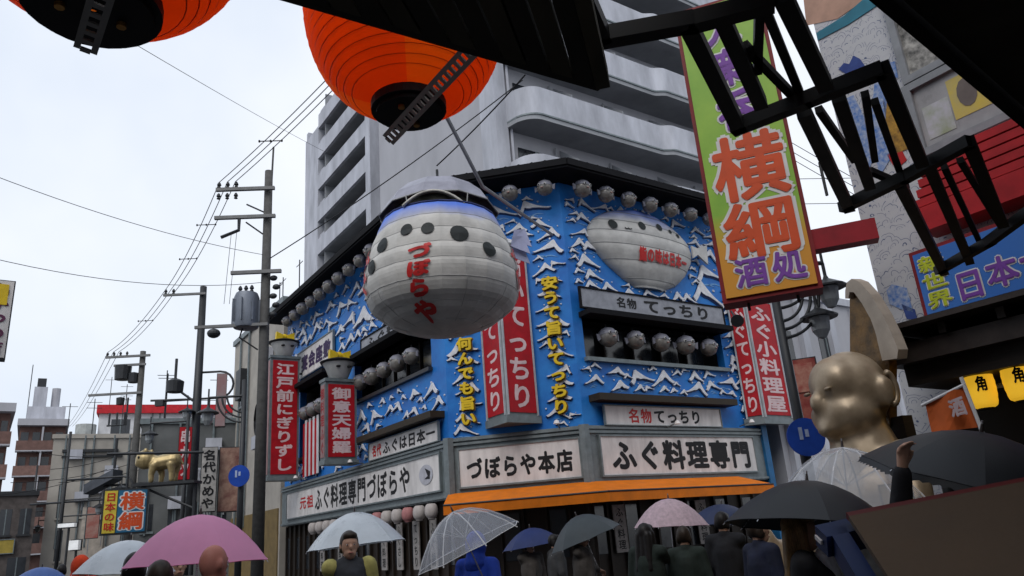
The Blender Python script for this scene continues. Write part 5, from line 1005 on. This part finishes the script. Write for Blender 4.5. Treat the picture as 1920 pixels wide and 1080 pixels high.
ORL = [pm('orange_paper', (.9, .115, .008), .6, trans=.72, var=.08, scale=6), pm('orange_paper_warm', (.92, .21, .012), .6, trans=.72, var=.08, scale=6)]
def big_lantern(label, slabel, cb, R, zbot, hh, a0, strap, rr=.086):
    c = Vector((cb.x, cb.y, zbot)); t = thing('paper_lantern', label, 'lantern', c); n = 27; segs = 8; na = 6
    for sgi in range(segs):                       # paper gores, each a panel
        m = MB(); prev = None
        for i in range(4 * n + 1):
            f = i / (4 * n); an = lerp(-1.36, 1.36, f); r = R * math.cos(an) ** .66 * (.972 + .03 * abs(math.sin(math.pi * i / 4))); r = max(r, rr); z = hh / 2 * (1 + math.sin(an) / math.sin(1.36))
            for k in range(na + 1): A = a0 + 2 * math.pi * (sgi + k / na) / segs; m.v.append(c + Vector((r * math.cos(A), r * math.sin(A), z + .03)))
        for i in range(4 * n):
            for k in range(na): b = i * (na + 1) + k; m.f.append([b, b + 1, b + na + 2, b + na + 1]); m.m.append(0)
        m.build('paper_panel', ORL[1] if sgi in (5, 2) else ORL[0], t, True, sharp=80)
    for i in range(2, n - 1):                    # bamboo hoops in the valleys of the paper
        an = lerp(-1.36, 1.36, i / n); r = max(rr, R * math.cos(an) ** .66 * .972) + .0012; z = hh / 2 * (1 + math.sin(an) / math.sin(1.36)) + .03
        MB().path([c + Vector((r * math.cos(2 * math.pi * k / 36), r * math.sin(2 * math.pi * k / 36), z)) for k in range(37)], .0011, 4, False).build('hoop', pm('hoop_red', (.62, .075, .007), .7), t)
    for zz in (.006, hh + .02): MB().lathe([(rr * .9, zz), (rr + .006, zz), (rr + .006, zz + .022), (rr * .9, zz + .022)], c, 28).build('ring', BLACK, t)
    bs_ = MB().lathe([(.012, -.004), (rr * .93, -.004), (rr * .93, .01), (.012, .01)], c, 28).build('base_board', pm('black_board', (.01, .01, .011), .6), t)
    for k in range(2): A = a0 + k * math.pi + .4; MB().path([c + Vector((.045 * math.cos(A), .045 * math.sin(A), -.012)), c + Vector((.045 * math.cos(A), .045 * math.sin(A), -.003))], .008, 8).build('screw', pm('brass_screw', (.5, .25, .06), .4, metal=.8), t)
    MB().path([c + Z * (hh + .08), c + Z * (hh + .4)], .006, 6).build('cord', WIRE, t)
    MB().ell(c + Z * (hh * .55), .03, .03, .045).build('bulb', pm('bulb_glass', (.8, .7, .5), .3, emit=(1, .75, .45), estr=3.), t, True)
    ld_ = bpy.data.lights.new('lantern_bulb', 'POINT'); ld_.energy = 1.2; ld_.color = (1, .72, .42); ld_.shadow_soft_size = .05; lo = bpy.data.objects.new('lantern_light', ld_); COL.objects.link(lo); lo.parent = t; lo.location = (0, 0, hh * .55 + .08)
    a, b, w = strap; d = b - a; L_ = d.length; d.normalize(); x = d.cross(Vector((c - C0)).normalized()).normalized(); y = d.cross(x)
    s = thing('perforated_strap', slabel, 'strap', a)
    for sx in (-1, 1): MB().obox((a + b) / 2 + x * sx * w * .36, x * w * .14, d * L_ / 2, y * .002).build('rail', pm('strap_zinc', (.3, .29, .27), .5, metal=.2), s)
    nh = max(4, int(L_ / (w * .62)))
    for k in range(nh + 1): MB().obox(a + d * (L_ * k / nh), x * w * .219, d * min(w * .14, L_ / nh * .3), y * .002).build('web', pm('strap_zinc', (.12, .11, .095)), s)
lb2 = atd(767, 212, 1.62); big_lantern('round orange ribbed lantern hanging beyond the plank eave', 'perforated strap running from the plank eave to the round orange lantern', lb2, .256, lb2.z, .56, .9, (atz(728, 262, lb2.z - .03), atz(896, 80, 2.53), .036))
lb1 = atd(172, 22, 1.2); big_lantern('orange lantern with wide black base hanging in the open beside the eave', 'short perforated strap under the wide black lantern base', lb1, .262, lb1.z, .56, .3, (atz(160, 94, lb1.z - .035), atz(196, -25, lb1.z - .03), .036), .1)
# foreground board: back of a leaning stand
bt = atd(1592, 977, 1.5); bt2 = atd(2080, 880, 1.75); bl = atd(1662, 1085, 1.36); ld = (bl - bt).normalized(); ld *= (bt.z - .02) / -ld.z; rd = bt2 - bt; nb_ = rd.cross(ld).normalized(); nb_ = nb_ if nb_.dot(C0 - bt) > 0 else -nb_
bo = thing('leaning_board', 'large plain brown board with dark red edge and blue frame standing close by', 'board', bt + ld + rd * .5)
BRN = pm('brown_board', (.085, .056, .034), .7, col2=(.055, .038, .026), scale=2.4, bump=.08, bscale=90)
m = MB(); m.hexa([bt + ld, bt + ld + rd, bt + rd, bt, bt + ld + nb_ * .01, bt + ld + rd + nb_ * .01, bt + rd + nb_ * .01, bt + nb_ * .01]); m.build('panel', BRN, bo)
un = -ld.normalized(); rn = rd.normalized()
MB().beam(bt + un * .006 + nb_ * .004, bt + rd + un * .006 + nb_ * .004, .012, .012, nb_).build('edge_strip', pm('dark_red_edge', (.1, .012, .012), .5), bo)
BLU = pm('blue_frame_paint', (.006, .016, .07), .4); fr0 = bt - nb_ * .035
MB().beam(fr0 - rn * .02 + un * .015, fr0 - rn * .02 + ld, .03, .04, nb_).build('frame', BLU, bo); MB().beam(fr0 + un * .01 - rn * .05, fr0 + rd + un * .03, .04, .04, nb_).build('frame', BLU, bo)
MB().beam(fr0 + rn * .2 + un * .036, fr0 + rd + un * .056, .01, .008, nb_).build('white_edge', WT, bo); MB().beam(fr0 - rn * .055 + un * .016, fr0 - rn * .0 + un * .018, .02, .008, nb_).build('white_edge', WT, bo)
m = MB(); k0 = fr0 - nb_ * .06; m.hexa([k0 + ld * .16 + rn * .03, k0 + ld * .16 + rn * .04, k0 + ld, k0 + ld - rn * .05, *(p - nb_ * .02 for p in (k0 + ld * .16 + rn * .03, k0 + ld * .16 + rn * .04, k0 + ld, k0 + ld - rn * .05))]); m.build('blue_flap', pm('bright_blue_sheet', (.03, .1, .5), .4), bo)
# ------------------------------------------------------------------ umbrellas
def clear_mat(name, col, a, rough=.12): return pm(name, col, rough, var=.1, scale=6, alpha=a, spec=.6)
UM = {'pink': pm('umbrella_pink', (.9, .4, .64), .6, trans=.4, var=.06), 'white': clear_mat('umbrella_frosted', (.62, .68, .74), .8, .3), 'clear': clear_mat('umbrella_clear', (.66, .69, .76), .3),
      'navy': pm('umbrella_navy', (.02, .035, .13), .5, trans=.12), 'slate': pm('umbrella_slate', (.05, .062, .07), .5, trans=.08), 'pale': pm('umbrella_pale_lace', (.66, .5, .56), .6, trans=.35, var=.16, scale=22),
      'black': pm('umbrella_black', (.022, .024, .028), .5, trans=.04), 'clear2': clear_mat('umbrella_misted', (.7, .72, .78), .38), 'navyd': pm('umbrella_dark_navy', (.02, .03, .08), .5, trans=.06), 'blue': pm('umbrella_blue', (.08, .15, .4), .5, trans=.15)}
CHROME = pm('umbrella_chrome', (.4, .4, .42), .3, metal=.8); HANDLE = pm('umbrella_handle', (.05, .04, .04), .4)
def umbrella(label, ax, ay, d, R, mat, lean=(0, 0), rise=.4, frill=False, rot=0.):
    """apex seen at (ax, ay) from d metres; lean is the axis tilt (rightward, away)."""
    apex = atd(ax, ay, d); axis = Vector((math.tan(R_(lean[0])), math.tan(R_(lean[1])), 1)).normalized(); SH = .84
    t = thing('umbrella', label, 'umbrella', apex - axis * (SH + .05)); t.rotation_euler = (axis.to_track_quat('Z', 'Y').to_matrix() @ Matrix.Rotation(rot, 3, 'Z')).to_euler()
    N = 8; K = 6; h = R * rise * 1.6
    def pt(A, f):
        ph = (A * N / (2 * math.pi)) % 1; mid = 4 * ph * (1 - ph); r = R * f * (1 - .055 * mid * f); return Vector((r * math.cos(A), r * math.sin(A), SH - h * (f ** 1.9) + .012 * mid * f * R))
    for i in range(N):
        m = MB(); W = 6
        for k in range(K + 1):
            for w in range(W + 1): m.v.append(pt(2 * math.pi * (i + min(.9999, w / W)) / N if w < W else 2 * math.pi * (i + 1) / N, .015 + .985 * k / K))
        for k in range(K):
            for w in range(W): b = k * (W + 1) + w; m.f.append([b, b + 1, b + W + 2, b + W + 1]); m.m.append(0)
        if frill:
            b0 = len(m.v)
            for w in range(W * 3 + 1): A = 2 * math.pi * (i + min(.9999, w / W / 3)) / N; p = pt(A, 1); m.v += [p, p * 1.0 + Vector((math.cos(A) * .012 * (1 + w % 2), math.sin(A) * .012 * (1 + w % 2), -.03 - .008 * (w % 2)))]
            for w in range(W * 3): b = b0 + 2 * w; m.f.append([b, b + 2, b + 3, b + 1]); m.m.append(0)
        m.build('canopy_panel', UM[mat], t, True, True)
        MB().path([pt(2 * math.pi * (i + min(.9999, w / 6)) / N, 1.) for w in range(7)], .004, 4).build('hem', WHITE if mat.startswith('clear') else UM[mat], t, local=True)
        A = 2 * math.pi * i / N
        MB().path([Vector((R * f * math.cos(A), R * f * math.sin(A), SH - h * f ** 1.9 - .006)) for f in (.02, .3, .6, .85, 1.02)], (.006 if mat.startswith('clear') else .0035), 5).build('rib', WHITE if mat.startswith('clear') else CHROME, t, local=True)
        MB().path([Vector((.01 * math.cos(A), .01 * math.sin(A), SH - .3 * R - .1)), Vector((R * .5 * math.cos(A), R * .5 * math.sin(A), SH - h * .5 ** 1.9 - .01))], .003, 5).build('stretcher', CHROME, t, local=True)
    MB().path([(0, 0, .02), (0, 0, SH + .06)], .006, 8).build('shaft', CHROME, t, local=True); MB().path([(0, 0, SH - .005), (0, 0, SH + .05)], [.012, .005], 8).build('ferrule', HANDLE, t, local=True)
    MB().path([(0, 0, .14), (0, 0, 0)] + [(.03 - .03 * math.cos(a * .4), 0, -.03 * math.sin(a * .4) - .0) for a in range(1, 8)], .011, 8).build('handle', HANDLE, t, True, True)
    return t.location.copy(), axis
# ------------------------------------------------------------------ people
SKIN = pm('skin', (.46, .27, .19), .55, var=.1, scale=8); SKINR = pm('flushed_skin', (.44, .17, .13), .5, var=.1, scale=8)
HAIR = {'black': pm('hair_black', (.012, .01, .01), .5, var=.3, scale=30), 'brown': pm('hair_light_brown', (.2, .12, .05), .45, var=.4, scale=14, stretch=(14, 14, 1.5)), 'dark': pm('hair_dark_brown', (.03, .02, .014), .5, var=.3, scale=30)}
def ik(S, T, l1, l2, bend):
    v = T - S; L = min(v.length, (l1 + l2) * .985); d = v.normalized(); T = S + d * L; a = (l1 * l1 - l2 * l2 + L * L) / (2 * L); hgt = math.sqrt(max(1e-5, l1 * l1 - a * a)); b = (bend - d * bend.dot(d)).normalized(); return S + d * a + b * hgt, T
def remesh(o, vs, sm=3):
    r = o.modifiers.new('r', 'REMESH'); r.mode = 'VOXEL'; r.voxel_size = vs; r.use_smooth_shade = True; s = o.modifiers.new('s', 'SMOOTH'); s.iterations = sm; return o
def person(label, hx, d, H, yaw, top, legs, hair='black', hold=None, hold_l=None, skin=None, sleeve=None, hood=None, long_hair=False, bag=None, group=None, scarf=None):
    """stands at column hx, d metres off; yaw 0 faces the viewer; local axes: -Y forward, X its left."""
    p = atd(hx, 1010, d); t = thing('person', label, 'person', (p.x, p.y, 0)); face = math.atan2(p.x, p.y); rz = yaw - face; t.rotation_euler = (0, 0, rz); k = H / 1.7; skin = skin or SKIN
    inv = Matrix.Rotation(-rz, 3, 'Z'); loc = lambda w: inv @ (Vector(w) - t.location)
    zc = H - .118 * k; sh = {s: Vector((s * .17 * k, .01, 1.4 * k)) for s in (-1, 1)}; tg = {}
    tg[-1] = loc(hold) if hold is not None else Vector((-.24 * k, -.05, .8 * k)); tg[1] = loc(hold_l) if hold_l is not None else Vector((.24 * k, -.06, .8 * k)); el = {}; hd = {}
    for s in (-1, 1): el[s], hd[s] = ik(sh[s], tg[s], .29 * k, .26 * k, Vector((s * .35, .3, -1)))
    b = MB()
    b.ell((0, 0, zc + .01), .077 * k, .097 * k, .112 * k, 18, 12); b.ell((0, -.032 * k, zc - .06 * k), .056 * k, .062 * k, .06 * k); b.ell((0, -.1 * k, zc - .015), .014, .022, .024); b.ell((0, -.084 * k, zc + .03), .05, .014, .012); b.ell((0, -.09 * k, zc - .062 * k), .026, .014, .012)
    for s in (-1, 1): b.ell((s * .079 * k, .012, zc - .005), .012, .022, .034)
    b.caps((0, .012, zc - .06), (0, .02, 1.42 * k), .056 * k, .062 * k); b.caps((0, .01, 1.3 * k), (0, 0, 1.0 * k), .13 * k, .13 * k)
    for s in (-1, 1):
        b.caps((s * .08 * k, .01, 1.38 * k), sh[s], .07 * k, .058 * k); b.caps(sh[s], el[s], .05 * k, .04 * k); b.caps(el[s], hd[s], .04 * k, .027 * k); b.caps((s * .09 * k, 0, .95 * k), (s * .1 * k, -.01, .5 * k), .085 * k, .055 * k); b.caps((s * .1 * k, -.01, .5 * k), (s * .1 * k, .02, .09 * k), .055 * k, .036 * k); b.caps((s * .1 * k, .02, .05 * k), (s * .11 * k, -.16 * k, .03), .04 * k, .03)
        f = (hd[s] - el[s]).normalized(); side = f.cross(Z); side = side.normalized() if side.length > .05 else Vector((s, 0, 0)); nr = side.cross(f); pc = hd[s] + f * .055
        b.caps(hd[s], hd[s] + f * .085, .026, .03)
        for i in range(4):
            q0 = hd[s] + f * .085 + side * (i - 1.5) * .021; ln = (.034, .04, .037, .028)[i]; q1 = q0 + f * ln - nr * .012; q2 = q1 + f * ln * .4 - nr * ln * .8; b.caps(q0, q1, .0105, .0095, 6); b.caps(q1, q2, .0095, .008, 6)
        q0 = hd[s] + f * .03 + side * -s * .03; q1 = q0 + side * -s * .025 + f * .03; b.caps(q0, q1, .013, .011, 6); b.caps(q1, q1 + f * .03 - nr * .01, .011, .009, 6)
    remesh(b.build('body', skin, t, True, True), .0095, 2)
    for s in (-1, 1): e = MB().ell((s * .031 * k, -.086 * k, zc + .008), .011, .008, .005, 8, 5).build('eye', WHITE, t, True, True); MB().ell((s * .031 * k, -.0945 * k, zc + .008), .005, .003, .005, 8, 5).build('iris', BLACK, e, True, True)
    MB().ell((0, -.101 * k, zc - .062 * k), .022, .006, .006, 8, 5).build('mouth', pm('lips', (.3, .1, .09), .5), t, True, True)
    j = MB(); j.ell((0, 0, 1.36 * k), (.16 if sleeve else .2) * k, .125 * k, .1 * k); j.caps((0, 0, 1.28 * k), (0, 0, .93 * k), .165 * k, .165 * k, 14); j.ell((0, -.01, .9 * k), .19 * k, .15 * k, .16 * k); sl = MB()
    for s in (-1, 1):
        a = sl if sleeve else j; j.caps((s * .07 * k, .01, 1.4 * k), sh[s] * (.72 if sleeve else 1) + Vector((0, 0, sh[s].z * (.28 if sleeve else 0))), .085 * k, (.066 if sleeve else .078) * k); a.caps(sh[s], el[s], (.086 if sleeve else .076) * k, .066 * k); a.caps(el[s], lerp(el[s], hd[s], .93), .06 * k, .044 * k)
        j.ell((s * .09 * k, 0, 1.18 * k), .1 * k, .12 * k, .2 * k)
    j.caps((0, .015, 1.4 * k), (0, .02, 1.46 * k), .075 * k, .07 * k)
    jo = remesh(j.build('jacket', top, t, True, True), .016, 3)
    if sleeve: remesh(sl.build('sleeves', sleeve, t, True, True), .014, 3)
    MB().path([(0, -.166 * k, .95 * k), (0, -.168 * k, 1.15 * k), (0, -.13 * k, 1.37 * k)], .006, 5).build('zip', DSTEEL, jo, local=True)
    g_ = MB(); g_.ell((0, 0, .93 * k), .165 * k, .13 * k, .13 * k)
    for s in (-1, 1): g_.caps((s * .09 * k, 0, .9 * k), (s * .1 * k, -.01, .5 * k), .1 * k, .075 * k); g_.caps((s * .1 * k, -.01, .5 * k), (s * .1 * k, .02, .1 * k), .075 * k, .062 * k)
    remesh(g_.build('trousers', legs, t, True, True), .016, 2)
    for s in (-1, 1): sh_ = MB(); sh_.caps((s * .1 * k, .04, .05), (s * .115 * k, -.17 * k, .045), .052, .045); sh_.build('shoe', HANDLE, t, True, True)
    if hood is not None: hm = MB(); hm.ell((0, .02, zc + .015), .112 * k, .125 * k, .145 * k, 18, 12); hm.caps((0, .04, zc - .08), (0, .04, 1.42 * k), .1 * k, .13 * k); remesh(hm.build('hood', hood, t, True, True), .014)
    elif hair:
        hm = MB(); hm.ell((0, .022, zc + .03), .087 * k, .1 * k, .108 * k, 18, 12); hm.ell((0, -.04, zc + .085 * k), .07 * k, .06 * k, .04 * k)
        for s in (-1, 1): hm.ell((s * .068 * k, .03, zc - .01), .024, .05, .06)
        if long_hair:
            for s in (-1, 0, 1): hm.caps((s * .05 * k, .06, zc), (s * .07 * k, .1, zc - .36 * k), .055 * k, .045 * k)
            for s in (-1, 1): hm.caps((s * .075 * k, -.01, zc + .02), (s * .085 * k, -.02, zc - .33 * k), .028 * k, .03 * k)
        remesh(hm.build('hair', HAIR[hair], t, True, True), .012, 2)
    if scarf: sm_ = MB(); sm_.caps((-.05, -.1, 1.43 * k), (.06, -.13, 1.3 * k), .055, .05); sm_.ell((.02, -.13, 1.2 * k), .07, .035, .12); remesh(sm_.build('scarf', scarf, t, True, True), .012)
    return t
def cloth(name, c): return pm(name, c, .8, var=.25, scale=9, bump=.2, bscale=25)
BK = cloth('black_coat', (.012, .012, .015)); GN = cloth('dark_green_jacket', (.018, .026, .022)); TP = cloth('taupe_coat', (.075, .066, .06)); GY = cloth('grey_coat', (.05, .05, .052)); NV = cloth('navy_cloth', (.012, .015, .035)); VE = cloth('dark_vest', (.03, .033, .04)); YS = cloth('yellow_green_sleeve', (.4, .36, .12)); BL = cloth('royal_blue_jacket', (.015, .05, .36)); RDH = cloth('red_hood', (.55, .05, .015)); DK = cloth('dark_trousers', (.02, .02, .024)); CR = cloth('cream_coat', (.3, .28, .25))
PIb = math.pi
def grip(r, f=.07): return r[0] + r[1] * f
r1 = umbrella('wide pink umbrella over the bald person', 377, 951, 6.0, .49, 'pink', (1, 0), .42); person('bald person in dark coat under the pink umbrella', 402, 5.5, 1.68, 2.3, BK, DK, None, grip(r1), skin=SKINR)
r2 = umbrella('frosted white umbrella partly behind the pink one', 246, 1001, 7.6, .41, 'white', (4, 0), .4); person('dark-haired person in grey coat under the frosted umbrella behind the pink one', 258, 7.0, 1.68, 2.9, GY, DK, 'black', grip(r2))
person('dark-haired person in black coat walking beside the bald person', 303, 5.6, 1.6, 3.3, BK, DK, 'dark'); person('person in taupe coat facing this way beyond the pink umbrella', 338, 9.5, 1.66, .2, TP, DK, 'black')
r3 = umbrella('small blue umbrella far down the street', 80, 1057, 15, .45, 'blue', (2, 0), .34); person('distant person in navy under the small blue umbrella', 86, 15, 1.62, 3.0, NV, DK, 'black', grip(r3)); person('distant person in bright red hood down the street', 157, 12, 1.74, .4, RDH, DK, 'black', hood=RDH)
person('distant person in cream coat near the red hood', 186, 14, 1.66, 2.8, CR, DK, 'black'); person('distant dark-coated person by the street end', 122, 18, 1.7, 3.1, BK, DK, 'black')
r4 = umbrella('frosted white umbrella over the man in the dark vest', 664, 951, 8.4, .5, 'white', (-3, 0), .42, rot=.2); person('man in dark vest with yellow-green sleeves under a frosted umbrella', 655, 7.6, 1.74, .15, VE, DK, 'dark', grip(r4), sleeve=YS)
r5 = umbrella('clear vinyl umbrella leaning left over the person in blue', 845, 950, 7.4, .53, 'clear', (-22, -6), .42, rot=.1); person('person in royal blue hooded jacket behind the clear leaning umbrella', 893, 7.9, 1.63, 2.7, BL, DK, 'black', grip(r5), hood=BL)
r6 = umbrella('navy umbrella half hidden behind the clear leaning one', 992, 984, 12.5, .48, 'navy', (-6, 0), .36); person('person in taupe coat under the navy umbrella half hidden by the clear one', 992, 12.3, 1.53, .5, TP, DK, 'black', grip(r6))
r7 = umbrella('slate grey umbrella tilted low in front of the restaurant doors', 1078, 961, 11, .52, 'slate', (-18, 0), .4); person('person in taupe coat walking under the slate grey umbrella', 1090, 10.8, 1.6, 1.2, TP, DK, 'dark', grip(r7)); person('person in grey coat between the navy and slate umbrellas', 1040, 12, 1.55, 2.0, GY, DK, 'black')
r8 = umbrella('pale pink lace umbrella in front of the orange awning', 1252, 927, 9.8, .47, 'pale', (2, 0), .44, rot=.3); person('dark-haired person in dark green jacket under the pale lace umbrella', 1212, 8.6, 1.6, 2.6, GN, DK, 'black', grip(r8), long_hair=True); person('person in green jacket right beside the pale lace umbrella holder', 1283, 8.9, 1.54, 3.0, GN, DK, 'dark')
r9 = umbrella('dark blue umbrella between the lace umbrella and the big black one', 1352, 938, 11, .5, 'navyd', (4, 0), .34); person('person in black coat under the dark blue umbrella', 1360, 9.2, 1.66, 2.8, BK, DK, 'black', grip(r9)); person('person in navy coat standing behind the light-haired woman', 1425, 7.4, 1.58, 2.2, NV, DK, 'dark')
r10 = umbrella('big plain black umbrella over the light-haired woman', 1512, 886, 5.2, .51, 'black', (8, 3), .34, rot=.3); person('woman with long light brown hair and white scarf under the plain black umbrella', 1505, 5.0, 1.6, 1.5, BK, DK, 'brown', grip(r10), long_hair=True, scarf=pm('white_scarf', (.66, .66, .72), .7))
r11 = umbrella('clear dome umbrella in front of the golden seated statue', 1578, 825, 6.0, .56, 'clear2', (6, 0), .5, rot=.2); person('person in grey coat under the clear dome umbrella before the statue', 1590, 6.1, 1.62, 2.9, GY, DK, 'black', grip(r11))
r12 = umbrella('black umbrella with frilled hem over the man in black', 1842, 792, 4.7, .55, 'black', (13, -15), .27, True, .4); person('man in black coat reaching out one arm under the frilled umbrella', 1835, 4.4, 1.74, 2.6, BK, DK, 'black', grip(r12), hold_l=atd(1692, 880, 4.2))
